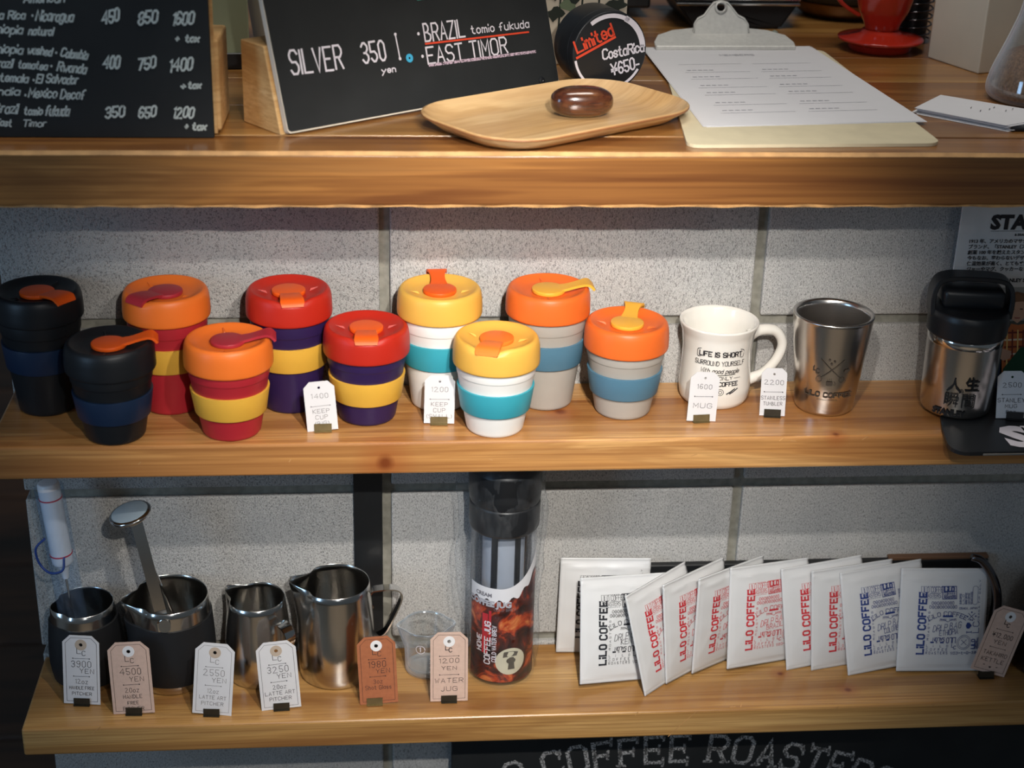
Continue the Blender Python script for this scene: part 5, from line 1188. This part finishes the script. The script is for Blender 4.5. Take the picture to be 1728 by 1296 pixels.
    for k, s in enumerate(('COFFEE', 'ROASTERS')): write(bm, s, .0018, f, X(1344+k*14), Y(766), .0004, 'l', 1.0, rot=PI/2)
    for k in range(5):
        write(bm, ('SLOW COFFEE', 'LILO', 'GOOD COFFEE', 'LILO COFFEE', 'ROASTERS')[k], .0021, f, X(1203+k*21+6), Y(425), .00035, 'l', (.62, 1.9, .66, .7, .95)[k], rot=PI/2)
    ribbon(bm, [(x_, y_) for x_, y_ in rrect(X(1294), X(1334), Y(430), Y(290), .0028, 3)]+[(X(1334), Y(300))], .0004, f)
    return bm
pm = pouch_mesh(); pme = bpy.data.meshes.new('pouch'); bmesh.ops.recalc_face_normals(pm, faces=pm.faces); pm.to_mesh(pme); pm.free(); pme.materials.append(M['pouch']); pme.polygons.foreach_set('use_smooth', [True]*len(pme.polygons))
prints = {}
def pouch(x, y, yaw, lean, roll, color, country, label):
    """x, y: bottom left corner on the shelf"""
    rt = Matrix.Rotation(math.radians(yaw), 4, 'Z') @ Matrix.Rotation(math.radians(-lean), 4, 'X') @ Matrix.Rotation(math.radians(roll), 4, 'Y')
    cL = rt @ Vector((-WB/2, 0, 0)); cR = rt @ Vector((WB/2, 0, 0)); zmin = min(cL.z, cR.z)
    t = thing('coffee_pouch', label, 'pouch', (x-cL.x, y-cL.y, S3-zmin+.0006), group='drip coffee pouches standing on the lowest shelf')
    t.rotation_euler = rt.to_euler()
    o = bpy.data.objects.new('pouch', pme); COL.objects.link(o); o.parent = t
    key = (color, country)
    if key not in prints:
        random.seed(4); q = out('printed_lettering', bag_print(country), M['print_'+color], t); prints[key] = q.data
    else:
        q = bpy.data.objects.new('printed_lettering', prints[key]); COL.objects.link(q); q.parent = t
    return t
pouch(.1958, -.0225, -1, 5, 1, 'black', 'KENYA', 'white pouch with black print at the back, furthest left')
pouch(.2143, -.0980, 14, 19, 5, 'black', 'KENYA', 'white pouch with black print in front of another black-printed pouch')
pouch(.2862, -.1120, 40, 17, -1.5, 'red', 'BRAZIL', 'red-printed pouch leaning left, overlapping the black-printed pouch')
pouch(.3131, -.0940, 38, 9, 1.8, 'red', 'BRAZIL', 'angled red-printed pouch, second of the red ones from the left')
pouch(.3459, -.0770, 33, 3, 2.3, 'red', 'BRAZIL', 'angled red-printed pouch just left of the readable BRAZIL one')
pouch(.3876, -.0725, 18, 12, 3.5, 'red', 'BRAZIL', 'red-printed pouch facing forward with DRIP BAG BRAZIL readable')
pouch(.4588, -.0690, 13, 16, -1.4, 'red', 'BRAZIL', 'red-printed pouch just right of the readable BRAZIL one')
pouch(.4873, -.0710, 13, 12, 0, 'red', 'BRAZIL', 'rightmost red-printed pouch, partly behind the COLOMBIA pouch')
pouch(.5275, -.0830, 11, 19, -2.3, 'blue', 'COLOMBIA', 'blue-printed pouch reading COLOMBIA')
pouch(.5845, -.0810, 1, 18, 1.8, 'blue', 'ETHIOPIA', 'blue-printed pouch reading ETHIOPIA, furthest right')
# ================================================================== KETTLE
kt = thing('gooseneck_kettle', 'dark chrome gooseneck kettle at the right end of the lowest shelf', 'kettle', (.79, -.065, S3))
bm = NB(); lathe(bm, rnd([(0, 0), (.060, 0), (.064, .004), (.062, .02), (.050, .085), (.046, .092), (0, .094)], .003), 56); out('body', bm, M['dark_chrome'], kt, True, angle=45)
bm = NB(); lathe(bm, rnd([(0, .094), (.044, .094), (.042, .100), (.012, .106), (.010, .120), (0, .122)], .002), 40); out('lid', bm, M['dark_chrome'], kt, True, angle=45)
K = Vector(kt.location); gp = [onY(*q, -.055)-K for q in ((1640, 940), (1655, 945), (1669, 962), (1679, 985), (1682, 1010), (1679, 1035), (1676, 1060))]
gp += [Vector((-.080, .008, .030)), Vector((-.066, .004, .018)), Vector((-.050, 0, .018))]
bm = NB(); tube(bm, spline(gp, 5), .006, 16, taper=lambda t: .0042+.0035*t); out('gooseneck', bm, M['dark_chrome'], kt, True)
bm = NB(); tube(bm, spline([(.050, 0, .085), (.08, 0, .095), (.095, 0, .07), (.09, 0, .03), (.07, 0, .018)], 5), .005, 12); out('handle', bm, M['black'], kt, True)
